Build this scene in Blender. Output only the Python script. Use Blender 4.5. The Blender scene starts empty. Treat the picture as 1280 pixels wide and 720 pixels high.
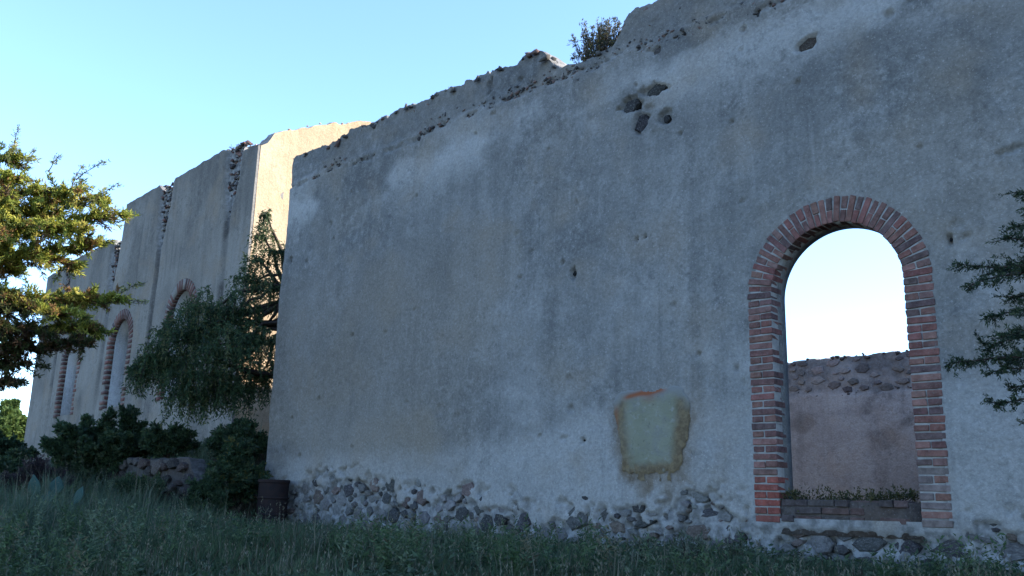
import bpy, bmesh, math, random
import numpy as np
from mathutils import Vector, Matrix, Quaternion
random.seed(7); RNG = np.random.default_rng(7)
scn = bpy.context.scene
COL = scn.collection

# ------------------------------------------------------------------ camera
FPX, PITCH, ROLL, CAMZ = 1146.0, 13.5, 1.55, 0.5
cam_d = bpy.data.cameras.new('camera'); cam = bpy.data.objects.new('camera', cam_d); COL.objects.link(cam)
cam_d.sensor_width = 36.0; cam_d.lens = FPX / 1280 * 36.0; cam_d.clip_start = 0.05; cam_d.clip_end = 3000
CM = Matrix.Rotation(math.pi / 2 + math.radians(PITCH), 4, 'X') @ Matrix.Rotation(math.radians(ROLL), 4, 'Z')
cam.matrix_world = Matrix.Translation((0, 0, CAMZ)) @ CM
scn.camera = cam
# ------------------------------------------------------------------ sky, sun, exposure
SUN_EL, SUN_AZ = math.radians(31), math.radians(94)        # azimuth clockwise from +Y (camera forward)
w = bpy.data.worlds.new('World'); scn.world = w; w.use_nodes = True
nt = w.node_tree; bg = nt.nodes['Background']
sky = nt.nodes.new('ShaderNodeTexSky'); sky.sky_type = 'NISHITA'; sky.sun_disc = False
sky.sun_elevation = SUN_EL; sky.sun_rotation = SUN_AZ; sky.altitude = 2000; sky.air_density = 1.15; sky.dust_density = 0.0; sky.ozone_density = 4.2
nt.links.new(sky.outputs[0], bg.inputs[0]); bg.inputs[1].default_value = 0.15
sd = bpy.data.lights.new('sun', 'SUN'); sun = bpy.data.objects.new('sun', sd); COL.objects.link(sun)
sd.energy = 4.0; sd.angle = math.radians(0.5); sd.color = (1.0, 0.90, 0.76)
ts = Vector((math.sin(SUN_AZ) * math.cos(SUN_EL), math.cos(SUN_AZ) * math.cos(SUN_EL), math.sin(SUN_EL)))
sun.rotation_euler = ts.to_track_quat('Z', 'Y').to_euler(); sun.location = (20, 0, 20)
scn.view_settings.view_transform = 'Standard'; scn.view_settings.look = 'None'
scn.view_settings.exposure = 1.95; scn.view_settings.gamma = 1.0; scn.view_settings.use_curve_mapping = False
scn.render.engine = 'CYCLES'

# ------------------------------------------------------------------ helpers
def ray(x, y):
    v = CM.to_3x3() @ Vector((x - 640, 360 - y, -FPX)); return v
def at(x, y, Y):                                   # point of the place seen at a picture position, Y metres ahead
    r = ray(x, y); k = Y / r.y
    return Vector((r.x * k, Y, CAMZ + r.z * k))
def hsh(ix, iy, iz, seed):
    n = (ix * 374761393 + iy * 668265263 + iz * 2147483647 + seed * 1274126177) & 0xffffffff
    n = ((n ^ (n >> 13)) * 1274126177) & 0xffffffff
    return ((n ^ (n >> 16)) & 0xffff) / 65535.0
def vn(x, y, seed=0):
    x = np.asarray(x, float); y = np.asarray(y, float)
    ix = np.floor(x).astype(np.int64); iy = np.floor(y).astype(np.int64); fx = x - ix; fy = y - iy
    fx = fx * fx * (3 - 2 * fx); fy = fy * fy * (3 - 2 * fy)
    a = hsh(ix, iy, 0, seed); b = hsh(ix + 1, iy, 0, seed); c = hsh(ix, iy + 1, 0, seed); d = hsh(ix + 1, iy + 1, 0, seed)
    return (a * (1 - fx) + b * fx) * (1 - fy) + (c * (1 - fx) + d * fx) * fy
def fbm(x, y, seed=0, o=4):
    s = 0; a = .5; t = 0
    for i in range(o):
        s = s + a * vn(x, y, seed + i * 17); t += a; a *= .5; x = np.asarray(x) * 2.03 + 7.1; y = np.asarray(y) * 2.03 + 3.7
    return s / t
def sst(a, b, x):
    t = np.clip((np.asarray(x, float) - a) / (b - a), 0, 1); return t * t * (3 - 2 * t)
def link(o, parent=None):
    COL.objects.link(o)
    if parent is not None:
        o.parent = parent; o.matrix_parent_inverse = PINV[parent.name]
    return o
PINV = {}
def empty(name, loc):
    e = bpy.data.objects.new(name, None); e.location = loc; e.empty_display_size = .3; COL.objects.link(e)
    PINV[e.name] = Matrix.Translation(loc).inverted(); return e
def tag(o, label=None, cat=None, group=None, kind=None):
    if label: o['label'] = label
    if cat: o['category'] = cat
    if group: o['group'] = group
    if kind: o['kind'] = kind
    return o
def np_mesh(name, V, Fq=None, Ft=None, smooth=False, attrs=None, cols=None):
    V = np.asarray(V, np.float32).reshape(-1, 3)
    nq = 0 if Fq is None else len(Fq); n3 = 0 if Ft is None else len(Ft)
    me = bpy.data.meshes.new(name)
    me.vertices.add(len(V)); me.vertices.foreach_set('co', V.ravel())
    idx = []
    if nq: idx.append(np.asarray(Fq, np.int32).ravel())
    if n3: idx.append(np.asarray(Ft, np.int32).ravel())
    idx = np.concatenate(idx)
    me.loops.add(len(idx)); me.loops.foreach_set('vertex_index', idx)
    me.polygons.add(nq + n3)
    st = np.concatenate([np.arange(nq) * 4, nq * 4 + np.arange(n3) * 3]).astype(np.int32)
    me.polygons.foreach_set('loop_start', st)
    me.update(calc_edges=True); me.validate()
    if smooth: me.polygons.foreach_set('use_smooth', np.ones(len(me.polygons), bool))
    for k, a in (attrs or {}).items():
        at_ = me.attributes.new(k, 'FLOAT', 'POINT'); at_.data.foreach_set('value', np.asarray(a, np.float32))
    if cols is not None:
        c = me.color_attributes.new('col', 'FLOAT_COLOR', 'POINT')
        c.data.foreach_set('color', np.concatenate([np.asarray(cols, np.float32), np.ones((len(V), 1), np.float32)], 1).ravel())
    return me
def mobj(name, me, mat, parent=None):
    o = bpy.data.objects.new(name, me)
    if mat: me.materials.clear(); me.materials.append(mat)
    link(o, parent)
    if parent is None: PINV[o.name] = Matrix.Identity(4)
    else: PINV[o.name] = o.matrix_parent_inverse.inverted() if False else Matrix.Identity(4)
    if parent is not None: PINV[o.name] = Matrix.Identity(4)
    return o

# ------------------------------------------------------------------ materials
def newmat(name):
    m = bpy.data.materials.new(name); m.use_nodes = True; n = m.node_tree
    return m, n, n.nodes['Principled BSDF']
def N(n, t, **k):
    q = n.nodes.new(t)
    for a, v in k.items():
        if a.startswith('i_'): q.inputs[int(a[2:])].default_value = v
        else: setattr(q, a, v)
    return q
def noise(n, co, scale, detail=4, rough=.6, dim='3D'):
    q = n.nodes.new('ShaderNodeTexNoise'); q.inputs['Scale'].default_value = scale; q.inputs['Detail'].default_value = detail; q.inputs['Roughness'].default_value = rough
    n.links.new(co, q.inputs['Vector']); return q.outputs['Fac']
def rng(n, v, a, b, c=0., d=1.):
    q = n.nodes.new('ShaderNodeMapRange'); n.links.new(v, q.inputs[0])
    for i, x in enumerate((a, b, c, d)): q.inputs[i + 1].default_value = x
    return q.outputs[0]
def mix(n, f, a, b, mode='MIX'):
    q = n.nodes.new('ShaderNodeMix'); q.data_type = 'RGBA'; q.blend_type = mode
    for s, v in ((q.inputs[0], f), (q.inputs[6], a), (q.inputs[7], b)):
        if isinstance(v, (int, float)): s.default_value = v
        elif isinstance(v, tuple): s.default_value = (*v, 1)
        else: n.links.new(v, s)
    return q.outputs[2]
def mth(n, op, a, b=0.):
    q = n.nodes.new('ShaderNodeMath'); q.operation = op
    for s, v in ((q.inputs[0], a), (q.inputs[1], b)):
        if isinstance(v, (int, float)): s.default_value = v
        else: n.links.new(v, s)
    return q.outputs[0]
def attr(n, name, out='Fac'):
    q = n.nodes.new('ShaderNodeAttribute'); q.attribute_name = name; return q.outputs[out]
def bump(n, b, h, dist, strength=1.0):
    q = n.nodes.new('ShaderNodeBump'); q.inputs['Distance'].default_value = dist; q.inputs['Strength'].default_value = strength
    n.links.new(h, q.inputs['Height']); n.links.new(q.outputs[0], b.inputs['Normal']); return q
def stretch(n, co, s):
    q = n.nodes.new('ShaderNodeMapping'); q.inputs['Scale'].default_value = s; n.links.new(co, q.inputs['Vector']); return q.outputs[0]

def plaster_mat(name, a, b, lime, dark, speck=.5, bscale=1.0, rubk=1.0):
    m, n, p = newmat(name)
    co = n.nodes.new('ShaderNodeTexCoord').outputs['Object']
    big = noise(n, co, .55, 5, .62); mid = noise(n, co, 2.6, 5, .65); fine = noise(n, co, 24, 4, .7); grain = noise(n, co, 75, 3, .7)
    streak = noise(n, stretch(n, co, (2.6, 2.6, .22)), 1.0, 4, .6)
    c = mix(n, rng(n, big, .36, .64), a, b)
    c = mix(n, mth(n, 'MULTIPLY', rng(n, mid, .5, .75), .45), c, lime)
    c = mix(n, mth(n, 'MULTIPLY', rng(n, streak, .50, .74), .42), c, dark)
    c = mix(n, mth(n, 'MULTIPLY', rng(n, noise(n, co, .33, 4, .55), .50, .62), .32), c, dark)
    c = mix(n, attr(n, 'dark'), c, dark)
    c = mix(n, attr(n, 'lime'), c, lime)
    rgh = mth(n, 'ADD', mth(n, 'MULTIPLY', rng(n, noise(n, co, .8, 3, .5), .42, .6), .7), .2)      # where the coat is coarse
    c = mix(n, mth(n, 'MULTIPLY', mth(n, 'MULTIPLY', rng(n, noise(n, co, 7.5, 6, .75), .48, .66), rgh), .5), c, lime)
    c = mix(n, mth(n, 'MULTIPLY', mth(n, 'MULTIPLY', rng(n, noise(n, co, 5.3, 6, .75), .48, .34), rgh), .55), c, dark)
    run = rng(n, noise(n, stretch(n, co, (5.5, 5.5, .16)), 1.0, 5, .6), .55, .75)                     # rain streaks
    c = mix(n, mth(n, 'MULTIPLY', mth(n, 'MULTIPLY', run, rng(n, noise(n, co, .6, 2, .5), .45, .62)), .5), c, dark)
    run2 = rng(n, noise(n, stretch(n, co, (4.2, 4.2, .13)), 1.3, 5, .6), .58, .76)
    c = mix(n, mth(n, 'MULTIPLY', mth(n, 'MULTIPLY', run2, rng(n, noise(n, co, .7, 2, .5), .55, .42)), .45), c, lime)
    c = mix(n, attr(n, 'stain'), c, (.10, .07, .042))
    # warm blotches
    warm = rng(n, noise(n, co, 1.1, 3, .5), .52, .72)
    c = mix(n, mth(n, 'MULTIPLY', warm, .5), c, (a[0] * 1.22, a[1] * 1.02, a[2] * .82))
    c = mix(n, mth(n, 'MULTIPLY', attr(n, 'warm'), .38), c, (a[0] * 1.25, a[1] * 1.08, a[2] * .88))
    # pale and dark specks of trowelled sand
    sp = rng(n, noise(n, co, 42, 2, .55), .62, .70); sd_ = rng(n, noise(n, stretch(n, co, (1, 1, .8)), 33, 2, .55), .31, .25)
    c = mix(n, mth(n, 'MULTIPLY', sp, .45 * speck), c, (.45, .44, .43))
    c = mix(n, mth(n, 'MULTIPLY', sd_, .8 * speck), c, (.05, .05, .05))
    c = mix(n, .35, c, mix(n, rng(n, fine, .3, .7), (0.25, .25, .25), (1, 1, 1)), 'SOFT_LIGHT')
    # worn zone: mortar and rubble colours
    er = attr(n, 'erode')
    rub = mix(n, rng(n, noise(n, co, 9, 4, .6), .4, .62), (.10 * rubk, .10 * rubk, .10 * rubk), (.25 * rubk, .25 * rubk, .25 * rubk))
    c = mix(n, er, c, rub)
    n.links.new(c, p.inputs['Base Color']); p.inputs['Roughness'].default_value = .93; p.inputs['Specular IOR Level'].default_value = .2
    h = mth(n, 'ADD', mth(n, 'MULTIPLY', fine, 1.0), mth(n, 'MULTIPLY', grain, .45))
    h = mth(n, 'ADD', h, mth(n, 'MULTIPLY', noise(n, co, 9, 4, .6), 1.6))
    bump(n, p, h, .016 * bscale, 1.0)
    return m
M_WALL = plaster_mat('grey_plaster', (.138, .135, .129), (.184, .180, .172), (.28, .276, .268), (.054, .055, .056), .5, .6)
M_OPP = plaster_mat('pink_plaster', (.31, .272, .245), (.365, .325, .295), (.44, .40, .365), (.11, .095, .085), .4, 1.0)
M_FAR = plaster_mat('far_plaster', (.145, .132, .115), (.172, .157, .138), (.215, .20, .178), (.034, .032, .031), .15, .5)
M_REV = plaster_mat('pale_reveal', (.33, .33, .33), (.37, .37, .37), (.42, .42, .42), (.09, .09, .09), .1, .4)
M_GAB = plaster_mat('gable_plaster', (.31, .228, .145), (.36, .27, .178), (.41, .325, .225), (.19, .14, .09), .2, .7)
M_RET = plaster_mat('footing_mortar', (.06, .05, .046), (.085, .07, .062), (.13, .115, .105), (.03, .026, .026), .3, .8, .35)

def objcol_mat(name, rough=.9, scale=30, bd=.008, dirt=(.4, .38, .36), amount=.35):
    m, n, p = newmat(name)
    oi = n.nodes.new('ShaderNodeObjectInfo')
    co = n.nodes.new('ShaderNodeTexCoord').outputs['Object']
    off = n.nodes.new('ShaderNodeVectorMath'); off.operation = 'ADD'; n.links.new(co, off.inputs[0])
    cmb = n.nodes.new('ShaderNodeCombineXYZ'); n.links.new(mth(n, 'MULTIPLY', oi.outputs['Random'], 37.), cmb.inputs[0]); n.links.new(cmb.outputs[0], off.inputs[1])
    co = off.outputs[0]
    a = noise(n, co, scale, 4, .65); b = noise(n, co, scale * .35, 3, .6)
    c = mix(n, .8, oi.outputs['Color'], mix(n, rng(n, b, .3, .7), (.25, .25, .25), (.75, .75, .75)), 'SOFT_LIGHT')
    c = mix(n, mth(n, 'MULTIPLY', rng(n, a, .52, .72), amount), c, dirt)
    n.links.new(c, p.inputs['Base Color']); p.inputs['Roughness'].default_value = rough; p.inputs['Specular IOR Level'].default_value = .25
    bump(n, p, a, bd, .9); return m
M_BRICK = objcol_mat('brick', .9, 40, .006, (.2, .18, .17), .3)
M_STONE = objcol_mat('rubble_stone', .95, 16, .02, (.21, .205, .195), .65)
M_STONE.node_tree.nodes['Principled BSDF'].inputs['Specular IOR Level'].default_value = .1

def vcol_mat(name, trans=.25, rough=.6, grainy=0):
    m, n, p = newmat(name)
    c = attr(n, 'col', 'Color'); n.links.new(c, p.inputs['Base Color']); p.inputs['Roughness'].default_value = rough; p.inputs['Specular IOR Level'].default_value = .25
    if trans:
        t = n.nodes.new('ShaderNodeBsdfTranslucent'); n.links.new(c, t.inputs[0])
        ms = n.nodes.new('ShaderNodeMixShader'); ms.inputs[0].default_value = trans
        n.links.new(p.outputs[0], ms.inputs[1]); n.links.new(t.outputs[0], ms.inputs[2]); n.links.new(ms.outputs[0], n.nodes['Material Output'].inputs[0])
    if grainy:
        co = n.nodes.new('ShaderNodeTexCoord').outputs['Object']; bump(n, p, noise(n, co, grainy, 4, .6), .01, .8)
    return m
M_LEAF = vcol_mat('leaf', .38); M_GRASS = vcol_mat('grass_blade', .25); M_RUB = vcol_mat('rubble', 0, .95, 30)
def simple_mat(name, a, b, scale=6, rough=.9, bd=.01, c3=None, metal=0):
    m, n, p = newmat(name); co = n.nodes.new('ShaderNodeTexCoord').outputs['Object']
    f = noise(n, co, scale, 5, .65); c = mix(n, rng(n, f, .38, .62), a, b)
    if c3: c = mix(n, rng(n, noise(n, co, scale * 2.7, 4, .6), .55, .66), c, c3)
    n.links.new(c, p.inputs['Base Color']); p.inputs['Roughness'].default_value = rough; p.inputs['Metallic'].default_value = metal
    bump(n, p, noise(n, co, scale * 4, 4, .6), bd, .9); p.inputs['Specular IOR Level'].default_value = .12; return m
M_MORTAR = simple_mat('lime_mortar', (.21, .20, .19), (.29, .28, .265), 8)
M_BARK = simple_mat('bark', (.03, .024, .02), (.065, .052, .043), 9, .95, .02)
M_SOIL = simple_mat('soil', (.025, .022, .016), (.045, .038, .027), 3, .97, .03, (.018, .026, .012))
M_RUST = simple_mat('rusty_steel', (.014, .0105, .0115), (.022, .014, .0135), 5, .75, .004, (.011, .011, .013))
M_CACTUS = simple_mat('cactus_skin', (.028, .058, .05), (.04, .074, .064), 8, .95, .004)

# ------------------------------------------------------------------ the frames of the two buildings
class Frame:
    def __init__(s, P0, ang):
        a = math.radians(ang); s.P = np.array([P0[0], P0[1], 0.]); s.u = np.array([math.sin(a), -math.cos(a), 0.]); s.n = np.array([-math.cos(a), -math.sin(a), 0.])
    def pts(s, u, z, d):
        u = np.asarray(u, float)[..., None]; d = np.asarray(d, float)[..., None]
        P = s.P + u * s.u + d * s.n; P = np.broadcast_to(P, np.broadcast_shapes(P.shape, np.asarray(z)[..., None].shape)).copy(); P[..., 2] = z; return P
    def pt(s, u, z, d=0): v = s.P + u * s.u + d * s.n; return Vector((v[0], v[1], z))
    def rot(s): # local x along u, y along -n (into the wall), z up
        return Matrix(((s.u[0], -s.n[0], 0), (s.u[1], -s.n[1], 0), (0, 0, 1))).to_4x4()
    def side(s, u0):         # frame of a wall standing at right angles, starting at u0 and running back; its face looks along +u
        f = Frame((0, 0), 0); q = s.P + u0 * s.u; f.P = q; f.u = s.n.copy(); f.n = s.u.copy(); return f
W = Frame((3.648, 10.0), 46.0)
FB = Frame((-5.787, 22.0), 42.5)
def wdist(X, Y): return (X - W.P[0]) * W.n[0] + (Y - W.P[1]) * W.n[1]
def wu(X, Y): return (X - W.P[0]) * W.u[0] + (Y - W.P[1]) * W.u[1]
def ground_z(X, Y):
    X = np.asarray(X, float); Y = np.asarray(Y, float)
    d = wdist(X, Y); z = -.62 * sst(5.5, 10.5, d)
    fu = (X - FB.P[0]) * FB.u[0] + (Y - FB.P[1]) * FB.u[1]; fd = (X - FB.P[0]) * FB.n[0] + (Y - FB.P[1]) * FB.n[1]
    left = sst(4.4, 2.4, fu)
    z = z + .45 * sst(10, 3.2, fd) * left * sst(-40, -8, X)
    z = z + (.82 * sst(2.96, 2.8, fd) + .55 * sst(2.8, .2, fd)) * left * sst(60, 30, np.abs(X) + np.abs(Y) * .2)
    z = z + .10 * (fbm(X * .5, Y * .5, 3) - .5) + .05 * (fbm(X * 2.2, Y * 2.2, 5) - .5)
    return z

# ------------------------------------------------------------------ ground
def axis(lo, hi, fine, far):
    a = list(np.arange(lo, hi + 1e-6, fine)); s = fine
    x = hi
    while x < far: s *= 1.35; x += s; a.append(x)
    s = fine; x = lo
    while x > -far: s *= 1.35; x -= s; a.insert(0, x)
    return np.array(a)
gx = axis(-22, 10, .2, 900); gy = axis(-2, 30, .2, 900)
GX, GY = np.meshgrid(gx, gy); GZ = ground_z(GX, GY)
def gridq(nr, nc):
    i = np.arange(nr * nc).reshape(nr, nc); return np.stack([i[:-1, :-1], i[:-1, 1:], i[1:, 1:], i[1:, :-1]], -1).reshape(-1, 4)
g = mobj('ground', np_mesh('ground', np.stack([GX, GY, GZ], -1), gridq(len(gy), len(gx)), smooth=True), M_SOIL); tag(g, kind='structure')

# ------------------------------------------------------------------ walls
def slab(name, fr, u0, u1, z0, crest, T, du, dfn, mat, parent=None, hole=None, masks=None, back_hole=None, dz=None, ledge=None, jag=.05):
    """a thick wall: worked front face, plain back, broken top and ends, as one mesh"""
    dz = dz or du
    us = np.linspace(u0, u1, int(round((u1 - u0) / du)) + 1)
    cr = crest(us); zs = np.arange(z0, cr.max() + dz, dz)
    U, Z = np.meshgrid(us, zs); C = np.broadcast_to(cr, U.shape); clipped = Z > C; Z = np.minimum(Z, C)
    jit = (fbm(np.zeros_like(zs) + 3.3, zs * 2.2, 31, 3) - .5) * 2 * jag
    Uj = U.copy(); Uj[:, 0] += jit; Uj[:, 1] += jit * .5
    D = dfn(U, Z); V = fr.pts(Uj, Z, D).reshape(-1, 3)
    Q = gridq(len(zs), len(us)); q = Q.reshape(len(zs) - 1, len(us) - 1, 4)
    keep = ~(clipped[:-1, :-1] & clipped[:-1, 1:])
    if hole is not None:
        uc = (U[:-1, :-1] + U[1:, 1:]) / 2; zc = (Z[:-1, :-1] + Z[1:, 1:]) / 2; keep &= ~hole(uc, zc)
    Vs = [V]; Qs = [q[keep]]; off = len(V)
    mk = {k: [f(U, Z).ravel()] for k, f in (masks or {}).items()}
    def add(P, Qn, er=.0):
        nonlocal off
        P = P.reshape(-1, 3); Vs.append(P); Qs.append(Qn + off); off += len(P)
        for k in mk: mk[k].append(np.full(len(P), er if k == 'erode' else 0.))
    # top
    ac = np.linspace(0, 1, 7); A, UU = np.meshgrid(ac, us, indexing='ij')
    zt = np.broadcast_to(cr, UU.shape) + (np.sin(A * math.pi)) * (.14 * (fbm(UU * 3, A * 2.5, 77, 3) - .35))
    Dt = D[-1][None, :] * (1 - A) - T * A
    Ut = UU.copy(); Ut[:, 0] += jit[-1]
    add(fr.pts(Ut, zt, Dt), gridq(7, len(us)), .8)
    # back
    ub = np.linspace(u0, u1, max(2, int((u1 - u0) / .25)) + 1); zb = np.linspace(z0, 1, max(2, int((cr.max() - z0) / .25)) + 1)
    zb = np.linspace(z0, cr.max(), max(2, int((cr.max() - z0) / .2)) + 1)
    UB, ZB = np.meshgrid(ub, zb); ZB = np.minimum(ZB, np.interp(UB, us, cr))
    Qb = gridq(len(zb), len(ub))
    if back_hole is not None:
        a, b, c, d = back_hole
        uc = (UB[:-1, :-1] + UB[1:, 1:]).ravel() / 2; zc = (ZB[:-1, :-1] + ZB[1:, 1:]).ravel() / 2
        Qb = Qb[~((uc > a) & (uc < b) & (zc > c) & (zc < d))]
    add(fr.pts(UB, ZB, np.full_like(UB, -T)), Qb[:, ::-1])
    # ends
    for j, uu in ((0, u0), (len(us) - 1, u1)):
        A, I = np.meshgrid(ac, np.arange(len(zs)), indexing='ij')
        UE = Uj[I, j] + (np.sin(A * math.pi) * jag * (fbm(I * .2, A * 3, 91) - .5) * 2)
        add(fr.pts(UE, Z[I, j], D[I, j] * (1 - A) - T * A), gridq(7, len(zs)) if j else gridq(7, len(zs))[:, ::-1], .35)
    me = np_mesh(name, np.concatenate(Vs), np.concatenate(Qs), smooth=True, attrs={k: np.concatenate(v) for k, v in mk.items()})
    return mobj(name, me, mat, parent)

# ---- stones and bricks as shared pieces
def hull_mesh(name, n, sx, sy, sz, seed):
    r = random.Random(seed); bm = bmesh.new()
    for i in range(n):
        v = Vector((r.gauss(0, 1), r.gauss(0, 1), r.gauss(0, 1))).normalized() * r.uniform(.82, 1.08); bm.verts.new((v.x * sx, v.y * sy, v.z * sz))
    res = bmesh.ops.convex_hull(bm, input=bm.verts)
    bmesh.ops.delete(bm, geom=[v for v in bm.verts if not v.link_faces], context='VERTS')
    bmesh.ops.recalc_face_normals(bm, faces=bm.faces)
    me = bpy.data.meshes.new(name); bm.to_mesh(me); bm.free(); me.materials.append(M_STONE); return me
STONES = [hull_mesh('stone', 11, .55 * random.uniform(.8, 1.2), .35, .5 * random.uniform(.6, 1.), 100 + i) for i in range(12)]
def flat_stone(seed):
    r = random.Random(seed); n = r.choice((5, 6, 6, 7)); a0 = r.uniform(0, 6.28)
    an = [a0 + 2 * math.pi * (k + r.uniform(-.28, .28)) / n for k in range(n)]; rd = [r.uniform(.40, .54) for _ in range(n)]
    P = [(math.cos(a) * q, math.sin(a) * q) for a, q in zip(an, rd)]; t = (r.uniform(-.05, .05), r.uniform(-.05, .05)); V = []
    V += [(x * 1.02, .5, z * 1.02) for x, z in P]; V += [(x, -.25 + r.uniform(-.08, .08), z) for x, z in P]
    V += [(x * r.uniform(.78, .9), -.45 + x * t[0] * 3 + z * t[1] * 3 + r.uniform(-.04, .04), z * r.uniform(.78, .9)) for x, z in P]; V.append((r.uniform(-.1, .1), -.52, r.uniform(-.1, .1)))
    F = []
    for k in range(n):
        j = (k + 1) % n; F += [(k, j, n + j, n + k), (n + k, n + j, 2 * n + j, 2 * n + k), (2 * n + k, 2 * n + j, 3 * n)]
    me = bpy.data.meshes.new('stone'); me.from_pydata(V, [], F); me.materials.append(M_STONE); return me
FSTONES = [flat_stone(700 + i) for i in range(22)]
def brick_mesh(L, D, H, seed):
    r = random.Random(seed); bm = bmesh.new(); bmesh.ops.create_cube(bm, size=1)
    for v in bm.verts: v.co = Vector((v.co.x * L + r.uniform(-.008, .006), v.co.y * D + r.uniform(-.006, .006), v.co.z * H + r.uniform(-.007, .004)))
    bmesh.ops.bevel(bm, geom=list(bm.edges), offset=.006, segments=1, affect='EDGES')
    me = bpy.data.meshes.new('brick'); bm.to_mesh(me); bm.free(); me.materials.append(M_BRICK); return me
def bvar(L, D, H, n=5): return [brick_mesh(L, D, H, 500 + i + int(L * 1000)) for i in range(n)]
B_FULL = bvar(.300, .22, .069, 9); B_HALF = bvar(.143, .13, .069, 9); B_DEEP = bvar(.143, .24, .069, 9)
BRICKC = [(.135, .066, .055), (.155, .077, .062), (.105, .054, .048), (.125, .07, .062), (.18, .095, .078), (.085, .054, .051), (.145, .062, .052)]
def jcol(c, r, s=.15): k = 1 + r.uniform(-s, s); return (c[0] * k, c[1] * k * (1 + r.uniform(-.05, .05)), c[2] * k, 1)
def piece(name, me, fr, u, z, d, parent, color, ang=0, sc=(1, 1, 1), tilt=0):
    o = bpy.data.objects.new(name, me)
    M = Matrix.Translation(fr.pt(u, z, d)) @ fr.rot() @ Matrix.Rotation(ang, 4, 'Y') @ Matrix.Rotation(tilt, 4, 'Z') @ Matrix.Diagonal((*sc, 1))
    COL.objects.link(o)
    if parent is not None: o.parent = parent; o.matrix_parent_inverse = WINV[parent.name]
    o.matrix_basis = M; o.color = color; return o
class _W(dict):
    def __missing__(s, k): return Matrix.Identity(4)
WINV = _W()
def empty_w(name, loc):
    e = empty(name, loc); WINV[e.name] = Matrix.Translation(loc).inverted(); return e

# ---- main wall
CRP = np.array([(-11.7, 7.44), (-11.55, 7.47), (-10.98, 7.49), (-10.3, 7.46), (-9.5, 7.55), (-8.75, 7.53), (-8.05, 7.58), (-7.17, 7.57), (-6.75, 7.61), (-6.15, 7.55), (-5.78, 7.57), (-5.74, 7.49), (-5.68, 7.56), (-5.39, 7.56), (-5.12, 7.52), (-4.94, 7.60), (-4.72, 7.60), (-4.51, 7.48), (-4.34, 7.21), (-4.22, 7.12), (-3.86, 7.09), (-3.47, 7.09), (-3.17, 7.14), (-3.03, 7.28), (-2.95, 7.45), (-2.81, 7.57), (-2.67, 7.56), (-2.2, 7.57), (-1, 7.7), (.5, 7.65), (2, 7.75), (4.3, 7.7), (12.2, 7.6)])
def main_crest(u): return np.interp(u, CRP[:, 0], CRP[:, 1]) + .09 * (fbm(u * 7, u * 0, 11, 3) - .5) + .09 * (vn(np.floor(u * 6.1 + .6 * np.sin(u * 9)), u * 0 + .5, 12) - .5)
UC, RI, RO, ZS, ZB_ = -.03, .77, 1.085, 3.0, .42          # arched window: centre, radii, springing, foot
def ring_sd(u, z, zc=ZS, uc=UC, ro=RO, zb=ZB_):           # <0 inside the outer outline
    r = np.hypot(u - uc, np.maximum(z - zc, 0)) - ro
    return np.maximum(r, zb - z)
PITS = [(-3.87, 3.79, .05, .07, 1.7), (-2.75, 4.09, .035, .05, 1), (-2.62, 4.1, .03, .05, 1), (-11.29, 5.24, .07, .06, 1), (-3.94, 2.29, .06, .03, 1), (-1.2, 2.01, .04, .06, 1), (-4.0, 1.47, .07, .03, .5), (-3.67, 1.42, .035, .06, 1), (1.24, 3.35, .035, .07, 2), (1.31, 3.5, .06, .02, 1),
        (-10.4, 1.33, .05, .04, 1), (-.2, 6.1, .14, .07, .6), (-2.89, 6.1, .17, .08, .75), (-2.68, 5.79, .15, .08, 1.0), (-2.46, 6.2, .2, .08, .45), (-2.27, 5.73, .12, .07, .8), (-2.72, 6.05, .10, .05, .8), (-2.55, 5.95, .08, .04, .7), (-2.45, 5.5, .09, .02, 1), (-2.4, 6.78, .13, .05, .6), (.81, 6.1, .06, .05, 1), (-.85, 6.75, .05, .05, 1), (1.93, 4.17, .16, .05, .16), (1.82, 4.13, .06, .05, .3),
        (-5.72, 7.3, .06, .07, 2.2), (-5.05, 7.2, .05, .05, 1), (-5.6, 6.75, .07, .03, .7), (-1.3, 2.2, .03, .04, 1), (-6.6, 2.0, .09, .02, 1.2), (-6.2, 1.85, .06, .02, 1), (-1.95, 1.2, .03, .03, 1), (-8.1, 3.4, .03, .03, 1), (-2.1, 1.0, .05, .03, 1)]
_r = random.Random(77)
PITS += [(_r.uniform(-11, 2.2), _r.uniform(1.3, 6.6), _r.uniform(.028, .05), _r.uniform(.02, .05), _r.uniform(.6, 1.4)) for _ in range(46)]
PITS = [p for p in PITS if not (-1.2 < p[0] < 1.15 and p[1] < 4.2) and not (-3.3 < p[0] < -1.85 and .8 < p[1] < 2.2) or p in PITS[:31]]
def base_line(u):     # height up to which the render has come off the rubble footing
    return np.interp(u, [-11.6, -11, -10.2, -9.3, -8.6, -8, -7, -6, -5.4, -5, -4.3, -3.8, -3.3, -2.6, -1.5, -1.1, 1.1, 2.2, 4.3], [.55, .75, .95, 1.1, 1.02, .78, .74, .72, .6, .66, .42, .6, .45, .6, .68, .6, .42, .38, .38]) + .22 * (fbm(u * 2.1, u * 0, 41, 3) - .5)
def er_base(u, z): return sst(.022, -.022, z - base_line(u) + .75 * (fbm(u * 3.1, z * 3.6, 43, 4) - .42))
def er_top(u, z): return np.clip(sst(-.05, .05, z - 6.93 + .25 * (fbm(u * 1.3, z * 2.2, 47, 4) - .5)), 0, 1)
def er_line(u, z): return np.exp(-((z - 6.88 + .22 * (fbm(u * 1.3, u * 0, 47, 3) - .5)) / .045) ** 2) * sst(.46, .62, fbm(u * 6, z * 8, 48, 3))
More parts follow.
